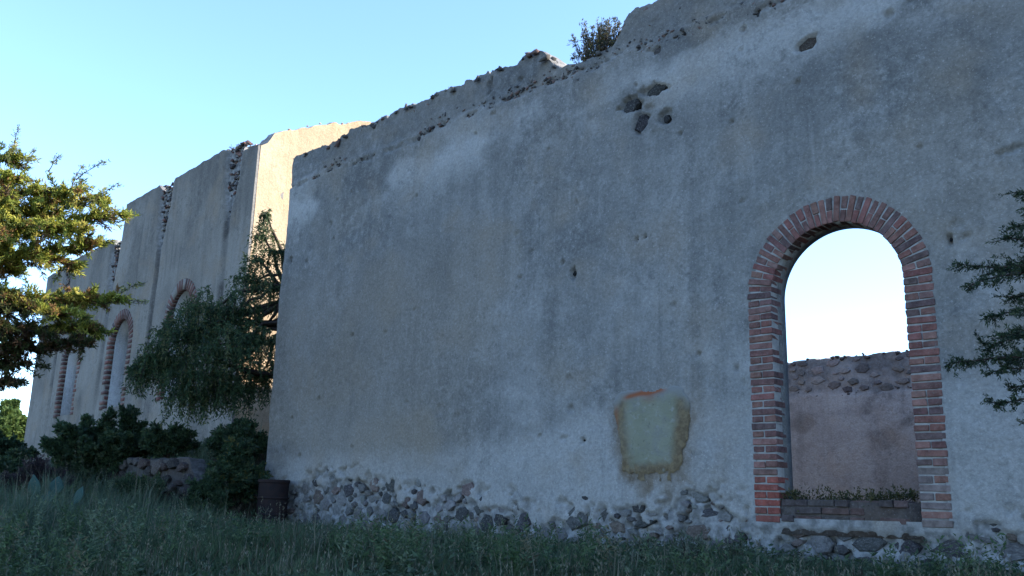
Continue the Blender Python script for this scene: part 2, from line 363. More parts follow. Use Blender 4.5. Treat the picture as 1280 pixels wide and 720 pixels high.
def main_disp(u, z):
    d = .045 * (fbm(u * .5, z * .5, 1, 2) - .5) + .016 * (fbm(u * 2.2, z * 2.2, 2, 3) - .5) + .011 * (fbm(u * 8, z * 8, 4, 3) - .5)
    d = d - er_base(u, z) * (.044 + .07 * (fbm(u * 8, z * 8, 6, 4) - .52)) - .075 * np.maximum(er_base(u, z), .9 * sst(.22, .05, z - base_line(u))) * sst(.60, .66, fbm(u * 7.5 + 2 * z, z * 6.5 - u * 2, 58, 3)) - er_top(u, z) * (.025 + .035 * (fbm(u * 6, z * 6, 8, 3) - .4)) - .05 * er_line(u, z)
    for (pu, pz, r, dep, asp) in PITS:
        s = np.abs(u - pu) < r * 3
        rr = np.hypot(u - pu, (z - pz) / max(asp, .2)) / r * (1 + 1.3 * (fbm(u * 12 + pu, z * 12, 9, 3) - .5)); d = d - dep * sst(1.0, .82, rr)
    nr = sst(.02, .16, ring_sd(u, z)); d = d * nr + (.004 + .012 * (fbm(u * 9, z * 9, 36, 2) - .5)) * (1 - nr)
    return d
def m_dark(u, z):
    m = .75 * sst(.50, .72, fbm(u * .55, z * .9, 21, 4)) * sst(4.5, 6.8, z)
    m = np.maximum(m, .55 * sst(.45, .7, fbm(u * 1.4, z * .3, 22, 3)) * sst(6.2, 7.3, z))
    m = np.maximum(m, .35 * sst(.45, .65, fbm(u * .35 + 4, z * .4, 23, 3)) * sst(-5, -8, u) * sst(6.6, 5.6, z) * sst(1.2, 3, z))
    m = np.maximum(m, .45 * sst(.5, .62, fbm(u * 3, z * 3, 28, 3)) * np.exp(-((u + 3.7) / .8) ** 2 - ((z - 6.85) / .3) ** 2))
    m = np.maximum(m, er_top(u, z) * (.35 + .5 * fbm(u * 2.5, z * 2.5, 33, 3)))
    return m * .85
def m_lime(u, z):
    m = .75 * sst(.46, .66, fbm(u * .8, z * 1.3, 24, 4)) * np.exp(-((z - 6.35) / .5) ** 2)
    m = np.maximum(m, .5 * np.exp(-((u + 5.1) / 1.1) ** 2 - ((z - 6.55 - .1 * (u + 5)) / .33) ** 2) * sst(.3, .6, fbm(u * 3, z * 3, 25)))
    m = np.maximum(m, .5 * np.exp(-((u + .9) / 1.3) ** 2 - ((z - 6.45) / .28) ** 2) * sst(.3, .6, fbm(u * 2, z * 3, 29)))
    lowline = 1.25 + .35 * fbm(u * .7, u * 0, 26) + .5 * sst(-6, -2, u)
    m = np.maximum(m, (.35 + .4 * fbm(u * 2.5, z * 2.5, 27)) * sst(lowline + .12, lowline - .25, z))
    m = np.maximum(m, .5 * sst(.52, .7, fbm(u * 1.1, z * 1.1, 30, 4)) * sst(.5, -1, z - 3.6) * sst(-8, -4, u))
    return m
def m_stain(u, z):     # rusty run-off round the repair patch
    q = np.maximum(np.abs(u + 2.54) - .58 + .13 * sst(1.75, 1.05, z), np.abs(z - 1.5) - .53)
    m = .85 * sst(.20, -.02, q + .22 * (fbm(u * 6, z * 4, 140, 4) - .5)) * sst(2.05, 1.5, z) * (.35 + .9 * fbm(u * 5, z * 5, 141, 3))
    return np.clip(np.maximum(m, .8 * sst(.45, .6, fbm(u * 7, z * 2.4, 142, 3)) * np.exp(-((u + 2.54) / .3) ** 2) * sst(.5, .8, z) * sst(1.1, .95, z)), 0, 1)
main = empty_w('ruined_wall', W.pt(-4, 0))
tag(main, 'tall shaded grey plastered ruin wall with one brick-edged arched window', 'wall')
def m_er(u, z): return np.clip(np.maximum(np.maximum(er_base(u, z) * .8, er_top(u, z) * .15), er_line(u, z) * .7), 0, 1)
slab('plaster', W, -11.55, 3.6, -.5, main_crest, .62, .027, main_disp, M_WALL, main, hole=lambda u, z: ring_sd(u, z) < -.05,
     masks={'erode': m_er, 'dark': m_dark, 'lime': m_lime, 'stain': m_stain, 'warm': lambda u, z: sst(-4.5, -7.5, u + 1.2 * (fbm(u * .6, z * .6, 150, 3) - .5)) * sst(5.5, 4.0, z) * sst(.9, 1.6, z) + .5 * sst(.55, .68, fbm(u * .7, z * .7, 151, 3))}, back_hole=(-1.12, 1.0, .55, 4.06))
flat = lambda u, z: .03 * (fbm(u * .8, z * .8, 60, 3) - .5)
zero = {'erode': lambda u, z: sst(.2, -.3, z - 7.1) * 0, 'dark': lambda u, z: .4 * sst(.5, .7, fbm(u, z, 61)), 'lime': lambda u, z: u * 0}
slab('added_wall_run', W, 3.6, 12.0, -.5, main_crest, .62, .12, flat, M_WALL, main, masks=zero)  # out-of-view run, added so the wall's shadow covers the near grass
slab('added_end_wall', W.side(3.58), -13.6, -.63, -.5, lambda u: 7.55 + .25 * (fbm(u * 1.5, u * 0, 62) - .5), .6, .2, flat, M_WALL, main, masks=zero)  # unseen cross wall, added to keep sun out of the arch
rt = Frame((0, 0), 0); q_ = W.P - 11.5 * W.u; rt.P = q_; rt.u = -W.n; rt.n = -W.u
slab('return_wall', rt, .64, 13.7, -.5, lambda u: 7.4 + .3 * (fbm(u * 1.5, u * 0, 63) - .5), .6, .2, flat, M_WALL, main, masks=zero)  # hidden return of the wall, length and level crest set to shade the gable foot

def arch_solid(name, fr, uc, ri, ro, zs, zb, d0, d1, mat, parent, seg=40, zb_in=None):
    """extruded arch ring with straight jambs: front face, inner reveal, outer side, back"""
    path = [(1, zb)] + [(1, zb + (zs - zb) * k / 10) for k in range(1, 10)]
    ang = [math.pi * k / seg for k in range(seg + 1)]
    ins = [(uc + ri, z) for _, z in path] + [(uc + ri * math.cos(a), zs + ri * math.sin(a)) for a in ang] + [(uc - ri, z) for _, z in path[::-1]]
    outs = [(uc + ro, z) for _, z in path] + [(uc + ro * math.cos(a), zs + ro * math.sin(a)) for a in ang] + [(uc - ro, z) for _, z in path[::-1]]
    n = len(ins); V = []
    for P, d in ((outs, d0), (ins, d0), (ins, d1), (outs, d1)): V += [fr.pt(u, z, d) for u, z in P]
    Q = []
    for r in range(4):
        a = r * n; b = ((r + 1) % 4) * n
        for i in range(n - 1): Q.append((a + i, a + i + 1, b + i + 1, b + i))
    Q.append((0, n, 2 * n, 3 * n)); Q.append((n - 1, 4 * n - 1, 3 * n - 1, 2 * n - 1))
    return mobj(name, np_mesh(name, [tuple(v) for v in V], Q), mat, parent)
sur = arch_solid('window_surround', W, UC, RI + .008, RO - .022, ZS, ZB_, .001, -.33, M_MORTAR, main)
arch_solid('window_reveal', W, UC, RI + .003, RI + .12, ZS, ZB_ + .02, -.15, -.337, M_WALL, main)
rb = random.Random(3)
NC = 30; ph = (ZS - ZB_) / NC
for side in (-1, 1):
    ui, uo = UC + side * RI, UC + side * RO; um = (ui + uo) / 2
    for k in range(NC):
        z = ZB_ + (k + .5) * ph; low = side > 0 and z < 1.25
        def bc():
            c = rb.choice(BRICKC)
            if side < 0 and z < .9: c = rb.choice([(.21, .062, .045), (.18, .052, .04), (.15, .05, .04)])
            if low and rb.random() < .4: c = (.13, .10, .095)
            return jcol(c, rb)
        dd = .014 + rb.uniform(-.005, .005) - (.003 if low else 0)
        if (k % 2 == 0) ^ (rb.random() < .12):
            piece('brick', rb.choice(B_FULL), W, um + rb.uniform(-.004, .004), z, dd - .11, sur, bc(), rb.uniform(-.012, .012))
        else:
            piece('brick', rb.choice(B_DEEP), W, ui + side * .0735, z, dd - .12, sur, bc(), rb.uniform(-.015, .015))
            piece('brick', rb.choice(B_HALF), W, ui + side * (.0735 + .157), z, dd - .065, sur, bc(), rb.uniform(-.015, .015))
NV = 35
for k in range(NV):
    a = math.pi * (k + .5) / NV; rad = lambda r: (UC + r * math.cos(a), ZS + r * math.sin(a))
    dd = .014 + rb.uniform(-.005, .005)
    sc = (1, 1, .97)
    if k % 2 == 0:
        u, z = rad((RI + RO) / 2); piece('brick', rb.choice(B_FULL), W, u, z, dd - .11, sur, jcol(rb.choice(BRICKC), rb), -a + rb.uniform(-.015, .015), sc)
    else:
        sp = rb.uniform(-.02, .03)
        u, z = rad(RI + .0735); piece('brick', rb.choice(B_DEEP), W, u, z, dd - .12, sur, jcol(rb.choice(BRICKC), rb), -a + rb.uniform(-.015, .015), (1, 1, .9))
        u, z = rad(RI + .0735 + .157); piece('brick', rb.choice(B_HALF), W, u, z, dd - .065, sur, jcol(rb.choice(BRICKC), rb), -a + rb.uniform(-.015, .015), (1, 1, 1.05))
# sill: block with a row of worn bricks between the jambs
def box_mesh(name, fr, u0, u1, z0, z1, d0, d1):
    V = [tuple(fr.pt(u, z, d)) for d in (d0, d1) for z in (z0, z1) for u in (u0, u1)]
    return np_mesh(name, V, [(0, 1, 3, 2), (5, 4, 6, 7), (2, 3, 7, 6), (4, 5, 1, 0), (1, 5, 7, 3), (4, 0, 2, 6)])
sill = mobj('window_sill', box_mesh('window_sill', W, UC - RI - .01, UC + RI + .01, .3, .66, -.02, -.6), M_RET, main)
for r_, z in enumerate((.47, .56, .645)):
    u = UC - RI + .02
    while u < UC + RI - .1:
        L = rb.choice((.30, .30, .143)); 
        if u + L > UC + RI: break
        if rb.random() > .14: piece('brick', rb.choice(B_FULL if L > .2 else B_DEEP), W, u + L / 2, z, -.118 + rb.uniform(-.018, .014), sill, jcol(rb.choice([(.07, .048, .043), (.085, .052, .046), (.055, .044, .042)]), rb), rb.uniform(-.02, .02))
        u += L + .014
# rubble footing stones
rs = random.Random(11); STC = [(.055, .054, .055), (.075, .073, .072), (.045, .044, .047), (.12, .117, .114), (.11, .085, .075), (.145, .137, .128), (.095, .093, .094), (.13, .128, .126), (.16, .158, .155), (.175, .172, .168)]
placed = []
def try_stone(u, z, s, flatness=.75, col=None, gap=.9):
    for (a, b, c, f) in placed:
        if abs(u - a) < .6 and math.hypot((u - a), (z - b) * 2 / (flatness + f)) < (s + c) * .5 * gap: return False
    placed.append((u, z, s, flatness))
    piece('stone', rs.choice(FSTONES), W, u, z, -.066 + rs.uniform(-.025, .010), main, jcol(col or rs.choice(STC), rs, .25), rs.uniform(-.25, .25), (s, .10, s * flatness))
    return True
for (u, z, s, f, c) in [(-3.82, .40, .46, .8, 0), (-4.96, .55, .32, .75, 3), (-1.45, .27, .36, .8, 0), (-1.12, .22, .28, .9, 2), (.18, .26, .38, .6, 0), (.55, .22, .34, .7, 2), (.98, .22, .46, .55, 0), (-.35, .22, .3, .8, 3), (-6.95, .62, .34, .9, 4), (-7.35, .56, .26, 1.1, 4), (-5.9, .74, .36, .7, 4), (-8.2, .82, .34, .8, 4), (1.55, .22, .4, .5, 6), (2.0, .18, .4, .5, 6), (-2.25, .45, .4, .4, 6), (-1.9, .28, .46, .45, 4), (-2.7, .36, .36, .35, 0), (-1.75, .5, .34, .35, 2), (-5.5, .28, .3, .9, 2), (-3.3, .42, .2, 1.2, 0), (-10.45, .52, .32, .9, 2), (-9.9, .85, .3, .5, 0)]:
    try_stone(u, z, s, f, STC[c])
cnt = 0
for size, tries in ((.30, 350), (.23, 900), (.17, 1800), (.12, 2500)):
    for _ in range(tries):
        u = rs.uniform(-11.4, 2.4); bl = float(base_line(np.array([u]))[0]); z = rs.uniform(.03, bl + .16)
        if -1.17 < u < 1.1 and z > .34: continue
        e_ = float(er_base(np.array([u]), np.array([z]))[0])
        if e_ < .5 and not (rs.random() < .03 and size < .2): continue
        if cnt < 258 and try_stone(u, z, size * rs.uniform(.85, 1.15), rs.uniform(.4, .75) if u > -3.2 else rs.uniform(.6, 1.0)): cnt += 1
# pit shade painted as near-black pieces, then stones bared where the render has fallen
for (pu, pz, r, dep, asp) in PITS[:10]:
    piece('stone', rs.choice(STONES), W, pu, pz, -.055, main, (.012, .012, .014, 1), rs.uniform(-.5, .5), (r * 1.5, .05, r * 1.4 * min(asp, 1.6)))
for (u, z, s, f, c) in [(-2.89, 6.08, .30, .8, 0), (-2.68, 5.77, .28, 1.0, 2), (-2.44, 6.2, .36, .5, 1), (-2.27, 5.72, .14, .9, 2), (-.2, 6.1, .28, .6, 4), (1.31, 3.53, .12, .8, 3), (-2.4, 6.77, .20, .6, 5), (-2.1, 6.82, .16, .5, 3), (-2.62, 6.7, .14, .5, 1), (-.85, 6.75, .08, .8, 2), (-3.05, 5.98, .10, .8, 1), (2.1, 3.75, .2, 1.2, 2)]:
    piece('stone', rs.choice(FSTONES), W, u, z, -.084, main, jcol(tuple(k * .55 for k in STC[c]), rs, .2), rs.uniform(-.5, .3), (s * 1.1, .10, s * f * 1.1))
def rubble(name, fr, spots, parent, cols, seed=1, lump=9):
    r = np.random.default_rng(seed); rr = random.Random(seed); Vs = []; Ts = []; Cs = []; off = 0
    tmpl = []
    for i in range(8):
        me = hull_mesh('tmp', lump, .5, .5, .5, 900 + i + seed); v = np.array([x.co[:] for x in me.vertices]); me.calc_loop_triangles(); t = np.array([x.vertices[:] for x in me.loop_triangles]); tmpl.append((v, t)); bpy.data.meshes.remove(me)
    R = np.array(fr.rot().to_3x3())
    for (u, z, d, s, f) in spots:
        v, t = tmpl[rr.randrange(8)]; a = rr.uniform(-.5, .5); ca, sa = math.cos(a), math.sin(a)
        q = v * np.array([s, s * .8, s * f]); q = np.stack([q[:, 0] * ca - q[:, 2] * sa, q[:, 1], q[:, 0] * sa + q[:, 2] * ca], 1) @ R.T + np.array(fr.pt(u, z, d))
        Vs.append(q); Ts.append(t + off); off += len(v); c = np.array(rr.choice(cols)) * rr.uniform(.75, 1.25); Cs.append(np.tile(c, (len(v), 1)))
    o = mobj(name, np_mesh(name, np.concatenate(Vs), None, np.concatenate(Ts), cols=np.concatenate(Cs)), M_RUB, parent); tag(o, kind='stuff'); return o
sp = []
for _ in range(190):
    u = rs.uniform(-11.5, 2.6); c = float(main_crest(np.array([u]))[0]); s = rs.choice((.05, .07, .09, .12, .16)) * rs.uniform(.7, 1.2)
    sp.append((u, c + rs.uniform(-.8, -.3) * s, rs.uniform(-.22, .02), s * 1.4, rs.uniform(.45, .8)))
for _ in range(600):
    u = rs.uniform(-11.4, 2.4); z = 6.9 + rs.gauss(0, .07) - .22 * (float(fbm(u * 1.3, 0, 47, 3)) - .5); s = rs.uniform(.025, .075)
    if fbm(u * .9, 3., 66, 2) > .36: sp.append((u, z, -.025, s * 1.3, rs.uniform(.5, 1)))
for _ in range(200):
    u = -3.6 + rs.gauss(0, .9); z = 6.85 + rs.gauss(0, .2)
    if z < float(main_crest(np.array([u]))[0]) - .05: sp.append((u, z, -.03, rs.uniform(.02, .05), rs.uniform(.5, 1.2)))
rubble('crest_rubble', W, sp, main, [(.06, .058, .058), (.09, .085, .08), (.045, .042, .042), (.11, .075, .065)], 5)

# repair patch in the render: thin skin of smoother mortar with rusty run-off round its rim
def patch():
    n = 190; us = np.linspace(-3.32, -1.82, n + 1); zs = np.linspace(.55, 2.2, n + 19); U, Z = np.meshgrid(us, zs)
    cu, cz, hw, hh = -2.54, 1.50, .59, .53
    wid = hw - .13 * sst(1.75, 1.05, Z)
    qx = np.abs(U - cu) - wid + .16; qz = np.abs(Z - cz) - hh + .16
    sdv = np.hypot(np.maximum(qx, 0), np.maximum(qz, 0)) + np.minimum(np.maximum(qx, qz), 0) - .16 + .09 * (fbm(U * 5, Z * 5, 70, 4) - .5) + .05 * (fbm(U * 17, Z * 17, 78, 3) - .5)
    drip = sst(.5, .64, fbm(U * 7, Z * 1.5, 71, 3)) * (Z < 1.05) * (Z > .74 + .2 * fbm(U * 5, U * 0, 72)) * (np.abs(U - cu + .02) < .42)
    inside = (sdv < 0) | (drip > .35)
    D = main_disp(U, Z) * .7 + .006 + .008 * sst(0, -.03, sdv) + .006 * (fbm(U * 5, Z * 5, 77, 3) - .5) + .004 * (fbm(U * 12, Z * 12, 73, 2) - .5)
    q = gridq(len(zs), len(us)).reshape(len(zs) - 1, len(us) - 1, 4); keep = inside[:-1, :-1] & inside[1:, 1:] & inside[1:, :-1] & inside[:-1, 1:]
    rim = np.clip(sst(-.24, -.03, sdv + .12 * (fbm(U * 6, Z * 3, 79, 3) - .5)) * (.45 + 1.3 * fbm(U * 4, Z * 4, 74, 3)) * (.35 + .65 * sst(2.0, 1.85, Z)) * sst(.1, -.3, np.abs(Z - 1.65) * 0 + (U > -2.2) * 0 - .3), 0, 1)
    rim = np.maximum(rim, drip * .8); rim = np.maximum(rim, .8 * sst(1.2, .98, Z) * sst(.3, .6, fbm(U * 6, Z * 6, 75)))
    rust = np.exp(-((Z - 2.0 - .05 * (U + 2.5)) / .05) ** 2) * sst(.36, .16, np.abs(U - cu + .05)) + .35 * np.exp(-((U - cu) / .12) ** 2) * sst(1.75, 2.0, Z)
    mott = fbm(U * 5, Z * 3.2, 74, 4); au = np.abs(U - cu)
    rim = np.clip(sst(wid - .26, wid - .08, au + .14 * (mott - .5)) * sst(2.02, 1.85, Z) * (.35 + 1.1 * mott) * np.where(U > cu, 1.0, .75) + .95 * sst(1.20, 1.02, Z + .2 * (mott - .5)) * sst(.25, .55, fbm(U * 8, Z * 8, 75, 3)), 0, .95)
    rim = np.maximum(rim, drip * .8)
    rust = np.exp(-((Z - 2.005 - .10 * (U - cu) + .12 * (U - cu + .05) ** 2) / .035) ** 2) * sst(.40, .22, np.abs(U - cu + .1)) + .55 * np.exp(-((U - cu + .02) / .11) ** 2) * sst(1.80, 2.0, Z) + .5 * np.exp(-((U - cu + .55) / .04) ** 2) * sst(1.4, 1.6, Z) * sst(1.9, 1.75, Z)
    fade = sst(-.16, -.01, sdv + .08 * (mott - .5)) * sst(1.7, 1.95, Z)
    me = np_mesh('repair_patch', W.pts(U, Z, D), q[keep], smooth=True, attrs={'rim': rim.ravel(), 'rust': np.clip(rust, 0, 1).ravel(), 'fade': fade.ravel()})
    m, nn, p = newmat('patch_mortar'); co = nn.nodes.new('ShaderNodeTexCoord').outputs['Object']
    c = mix(nn, rng(nn, noise(nn, co, 3, 4, .6), .35, .65), (.15, .152, .105), (.18, .182, .135))
    c = mix(nn, mth(nn, 'MULTIPLY', rng(nn, noise(nn, co, 5, 5, .7), .5, .68), .7), c, (.13, .13, .125))
    c = mix(nn, mth(nn, 'MULTIPLY', rng(nn, noise(nn, co, 11, 5, .7), .56, .7), .5), c, (.26, .26, .24))
    c = mix(nn, mth(nn, 'MULTIPLY', rng(nn, noise(nn, co, 16, 4, .7), .40, .30), .7), c, (.07, .065, .05))
    c = mix(nn, attr(nn, 'rim'), c, mix(nn, rng(nn, noise(nn, co, 14, 3, .6), .4, .6), (.085, .056, .028), (.14, .10, .052)))
    c = mix(nn, attr(nn, 'fade'), c, (.16, .16, .155))
    c = mix(nn, attr(nn, 'rust'), c, (.19, .058, .022))
    nn.links.new(c, p.inputs['Base Color']); p.inputs['Roughness'].default_value = .92; bump(nn, p, noise(nn, co, 30, 4, .65), .008)
    o = mobj('repair_patch', me, m, main); o['label'] = 'greenish smooth mortar patch with rusty brown rim'
patch()

# ---- wall on the far side of the roofless room
OW = Frame((8.811, 24.0), 46.0)
opp = empty_w('courtyard_wall', OW.pt(0, 0)); tag(opp, 'lower brownish plastered wall seen through the arched window', 'wall')
def opp_er(u, z): return sst(-.06, .06, z - 3.68 + .2 * (fbm(u * 1.2, z * 3, 81, 3) - .5))
slab('plaster', OW, -5.3, 9.5, -.5, lambda u: 4.62 + .02 * u * 0 + .12 * (fbm(u * 3, u * 0, 82, 3) - .5) + .05 * (vn(np.floor(u * 5), u * 0, 83) - .5), .6, .06,
     lambda u, z: .03 * (fbm(u, z, 84, 3) - .5) - opp_er(u, z) * (.03 + .05 * (fbm(u * 4, z * 4, 85, 3) - .4)), M_OPP, opp,
     masks={'erode': lambda u, z: opp_er(u, z) * .35, 'dark': lambda u, z: .6 * sst(.48, .66, fbm(u * .9, z * 1.6, 86, 4)) * sst(1.5, 2.6, z) + .25 * opp_er(u, z), 'lime': lambda u, z: .5 * sst(.52, .66, fbm(u * .8 + 3, z * .8, 87, 3))})
plo = []
for size, tries in ((.42, 60), (.3, 120), (.2, 200)):
    for _ in range(tries):
        u = rs.uniform(-2.6, 3.0); z = rs.uniform(3.75, 4.55); q = size * rs.uniform(.8, 1.2)
        if fbm(u * .9, z * 1.5, 88, 2) < .40 or any(math.hypot(u - a, (z - b) * 1.6) < (q + c) * .5 for a, b, c in plo): continue
        plo.append((u, z, q)); piece('stone', rs.choice(FSTONES), OW, u, z, -.055 + rs.uniform(-.015, .01), opp, jcol(rs.choice([(.16, .14, .125), (.21, .175, .155), (.12, .105, .10), (.25, .215, .19)]), rs, .15), rs.uniform(-.15, .15), (q, .12, q * rs.uniform(.45, .7)))
sp = [(rs.uniform(-5, 6), 4.6 + rs.uniform(-.05, .06), rs.uniform(-.4, 0), rs.uniform(.07, .2), .7) for _ in range(160)] + [(rs.uniform(-4, 4), 3.72 + rs.gauss(0, .05), -.02, rs.uniform(.04, .12), .6) for _ in range(40)]
rubble('crest_rubble', OW, sp, opp, [(.07, .06, .055), (.10, .075, .065), (.05, .042, .04)], 6)

# ---- far roofless building on the terrace
far = empty_w('roofless_building', FB.pt(-10, 1.9)); tag(far, 'distant pale roofless building with sunlit gable end and three arched windows', 'building')
SC = [(-3.2, .5), (-7.92, .5), (-11.9, .45), (-16.9, .4)]
FCP = np.array([(-19.6, 9.15), (-17.4, 9.2), (-17.1, 8.95), (-16.6, 8.95), (-16.4, 9.3), (-12.38, 9.36), (-12.25, 8.9), (-11.6, 8.95), (-11.46, 10.42), (-8.5, 10.4), (-8.36, 10.15), (-7.5, 10.1), (-7.3, 10.34), (-3.9, 10.34), (-3.75, 10.28), (-2.75, 10.2), (-2.55, 9.92), (-1.62, 9.86)])
def far_crest(u): return np.interp(u, FCP[:, 0], FCP[:, 1]) + .08 * (fbm(u * 4, u * 0, 90, 3) - .5)
ARCH = [(-5.71, 6.79), (-10.31, 6.52), (-15.0, 6.42)]; FZB = 3.25
def far_scar(u, z):
    s = u * 0
    for c, hw in SC:
        top = 10.4 if c > -9 else 9.2
        wv = hw * sst(top - 3.2, top - .4, z + .7 * (fbm(z * 1.3, z * 0 + c, 92) - .5)); s = np.maximum(s, sst(wv + .05, wv - .05, np.abs(u - c)) * (wv > .06))
    return s
def far_disp(u, z):
    d = .06 * (fbm(u * .5, z * .5, 93, 3) - .5) - .13 * far_scar(u, z)
    for c, hw in SC: d = d - .05 * sst(.17, .10, np.abs(u - c))
    return d + .06 * sst(-2.62, -2.52, u)
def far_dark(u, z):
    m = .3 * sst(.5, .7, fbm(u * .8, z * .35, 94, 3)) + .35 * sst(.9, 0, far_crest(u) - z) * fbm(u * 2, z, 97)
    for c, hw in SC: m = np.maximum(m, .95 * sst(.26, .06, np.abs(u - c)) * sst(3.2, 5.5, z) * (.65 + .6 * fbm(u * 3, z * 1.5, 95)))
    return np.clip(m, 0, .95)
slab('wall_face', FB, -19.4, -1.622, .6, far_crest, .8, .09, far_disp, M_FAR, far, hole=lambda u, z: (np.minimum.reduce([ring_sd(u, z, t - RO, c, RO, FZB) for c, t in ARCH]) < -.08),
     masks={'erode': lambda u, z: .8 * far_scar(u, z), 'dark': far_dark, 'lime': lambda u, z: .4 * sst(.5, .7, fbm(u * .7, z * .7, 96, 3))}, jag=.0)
GF = Frame((0, 0), 0); GF.P = FB.P - 1.62 * FB.u; GF.u = FB.n.copy(); GF.n = FB.u.copy()      # gable: face looks along +u of the front
GCP = np.array([(-9, 9.6), (-6.2, 10.9), (-4.2, 11.5), (-3.4, 11.62), (-2.52, 11.3), (-1.74, 10.98), (-1.12, 10.69), (-.64, 10.45), (-.34, 10.25), (-.22, 9.95), (0, 9.86), (.3, 9.84)])
slab('gable_wall', GF, -9, -.004, .6, lambda u: np.interp(u, GCP[:, 0], GCP[:, 1]) + .12 * (vn(u * 5, u * 0, 98) - .5), .7, .09,
     lambda u, z: .04 * (fbm(u * .7, z * .7, 99, 3) - .5) + .004, M_GAB, far, masks={'erode': lambda u, z: .0 * sst(.62, .7, fbm(u * 5, z * 5, 100, 3)) * sst(.5, .1, np.interp(u, GCP[:, 0], GCP[:, 1]) - z), 'dark': lambda u, z: .25 * sst(.5, .7, fbm(u, z * .4, 101)), 'lime': lambda u, z: .4 * sst(.45, .65, fbm(u, z, 102))})
for c, top in ARCH:
    zs_ = top - RO
    s_ = arch_solid('window_surround', FB, c, RI, RO, zs_, FZB, .012, -.95, M_FAR, far, 28)
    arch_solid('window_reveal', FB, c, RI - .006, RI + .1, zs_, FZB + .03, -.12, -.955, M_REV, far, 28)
    Vb, Qb = [], []
    R = np.array(FB.rot().to_3x3()); base = np.array([(x, y, z) for x in (-.5, .5) for y in (-.5, .5) for z in (-.5, .5)]); bq = np.array([(0, 1, 3, 2), (4, 6, 7, 5), (0, 4, 5, 1), (2, 3, 7, 6), (0, 2, 6, 4), (1, 5, 7, 3)]); Cb = []
    def addb(u, z, a, L, H):
        ca, sa = math.cos(a), math.sin(a); q = base * np.array([L, .14, H]); q = np.stack([q[:, 0] * ca + q[:, 2] * sa, q[:, 1], -q[:, 0] * sa + q[:, 2] * ca], 1) @ R.T + np.array(FB.pt(u, z, -.05 + rb.uniform(-.01, .01)))
        Qb.append(bq + 8 * len(Vb)); Vb.append(q); Cb.append(np.tile(np.array(rb.choice(BRICKC)) * rb.uniform(.65, .95), (8, 1)))
    nc = int((zs_ - FZB) / .16)
    for k in range(nc):
        for sd_ in (-1, 1): addb(c + sd_ * (RI + .16), FZB + (k + .5) * (zs_ - FZB) / nc, 0, .33, .105)
    for k in range(20):
        a = math.pi * (k + .5) / 20; addb(c + (RI + .16) * math.cos(a), zs_ + (RI + .16) * math.sin(a), -a, .33, .10)
    tag(mobj('arch_bricks', np_mesh('arch_bricks', np.concatenate(Vb), np.concatenate(Qb), cols=np.concatenate(Cb)), M_RUB, s_), kind='stuff')
    mobj('window_sill', box_mesh('window_sill', FB, c - RI, c + RI, FZB - .3, FZB + .02, -.06, -.95), M_FAR, far)
sp = []
for c, hw in SC:
    top = 10.35 if c > -9 else 9.2
    for _ in range(80):
        z = top - abs(rs.gauss(0, .75)) - .05; sp.append((c + rs.uniform(-hw, hw) * max(.25, 1 - (top - z) / 3), z, -.12 + rs.uniform(-.05, .05), rs.uniform(.07, .24), rs.uniform(.4, .9)))
for _ in range(230):
    u = rs.uniform(-19.3, -1.7); sp.append((u, float(far_crest(np.array([u]))[0]) + rs.uniform(-.05, .04), rs.uniform(-.7, -.1), rs.uniform(.08, .22), .6))
for u in (-3.5, -3.2, -2.9, -8.2, -7.9, -7.6): sp.append((u, 10.2 + rs.uniform(0, .15), -.25, .4, .5))
rubble('scar_rubble', FB, sp, far, [(.11, .06, .05), (.14, .085, .07), (.17, .15, .13), (.05, .045, .045), (.2, .185, .165), (.06, .05, .05)], 8)
sp = [(u, float(np.interp(u, GCP[:, 0], GCP[:, 1])) + rs.uniform(-.12, .05), rs.uniform(-.6, .0), rs.uniform(.05, .14), .7) for u in [rs.uniform(-8.8, .2) for _ in range(110)]]
rubble('crest_rubble', GF, sp, far, [(.30, .2, .14), (.42, .33, .25), (.2, .13, .1)], 9)

# ---- low retaining wall of the terrace
RW = Frame((FB.P[0] + 3 * FB.n[0], FB.P[1] + 3 * FB.n[1]), 42.5)
rwall = empty_w('retaining_wall', RW.pt(-3, .4)); tag(rwall, 'low crumbling stone terrace wall below the distant building', 'wall')
def rw_crest(u): return 1.30 + .15 * (fbm(u * .8, u * 0, 110, 3) - .5) - .5 * sst(-.8, -2.6, u) * sst(-7.4, -5.5, u) - .5 * sst(2.6, 3.3, u)
slab('mortar_face', RW, -11, 3.3, -.2, rw_crest, .35, .1, lambda u, z: .08 * (fbm(u * 2, z * 2, 111, 3) - .5) - .04, M_RET, rwall, masks={'erode': lambda u, z: .6 * sst(.4, .6, fbm(u * 1.5, z * 2, 112, 3)), 'dark': lambda u, z: .25 + .6 * sst(.4, .65, fbm(u * 1.2, z * 1.2, 113, 3)), 'lime': lambda u, z: .15 * sst(.5, .65, fbm(u * 1.4, z * 1.4, 114, 3))})
pl = []
for _ in range(1500):
    u = rs.uniform(-10.8, 3.1); z = rs.uniform(.3, 1.3); s = rs.uniform(.22, .55)
    if z > rw_crest(np.array([u]))[0] or any(math.hypot(u - a, (z - b) * 1.3) < (s + c) * .46 for a, b, c in pl): continue
    pl.append((u, z, s)); piece('stone', rs.choice(FSTONES), RW, u, z, -.02, rwall, jcol(rs.choice([(.035, .028, .026), (.048, .034, .03), (.06, .048, .042), (.028, .024, .024), (.07, .063, .058)]), rs, .2), rs.uniform(-.2, .2), (s * 1.15, .16, s * rs.uniform(.5, .8)))
    if len(pl) > 130: break

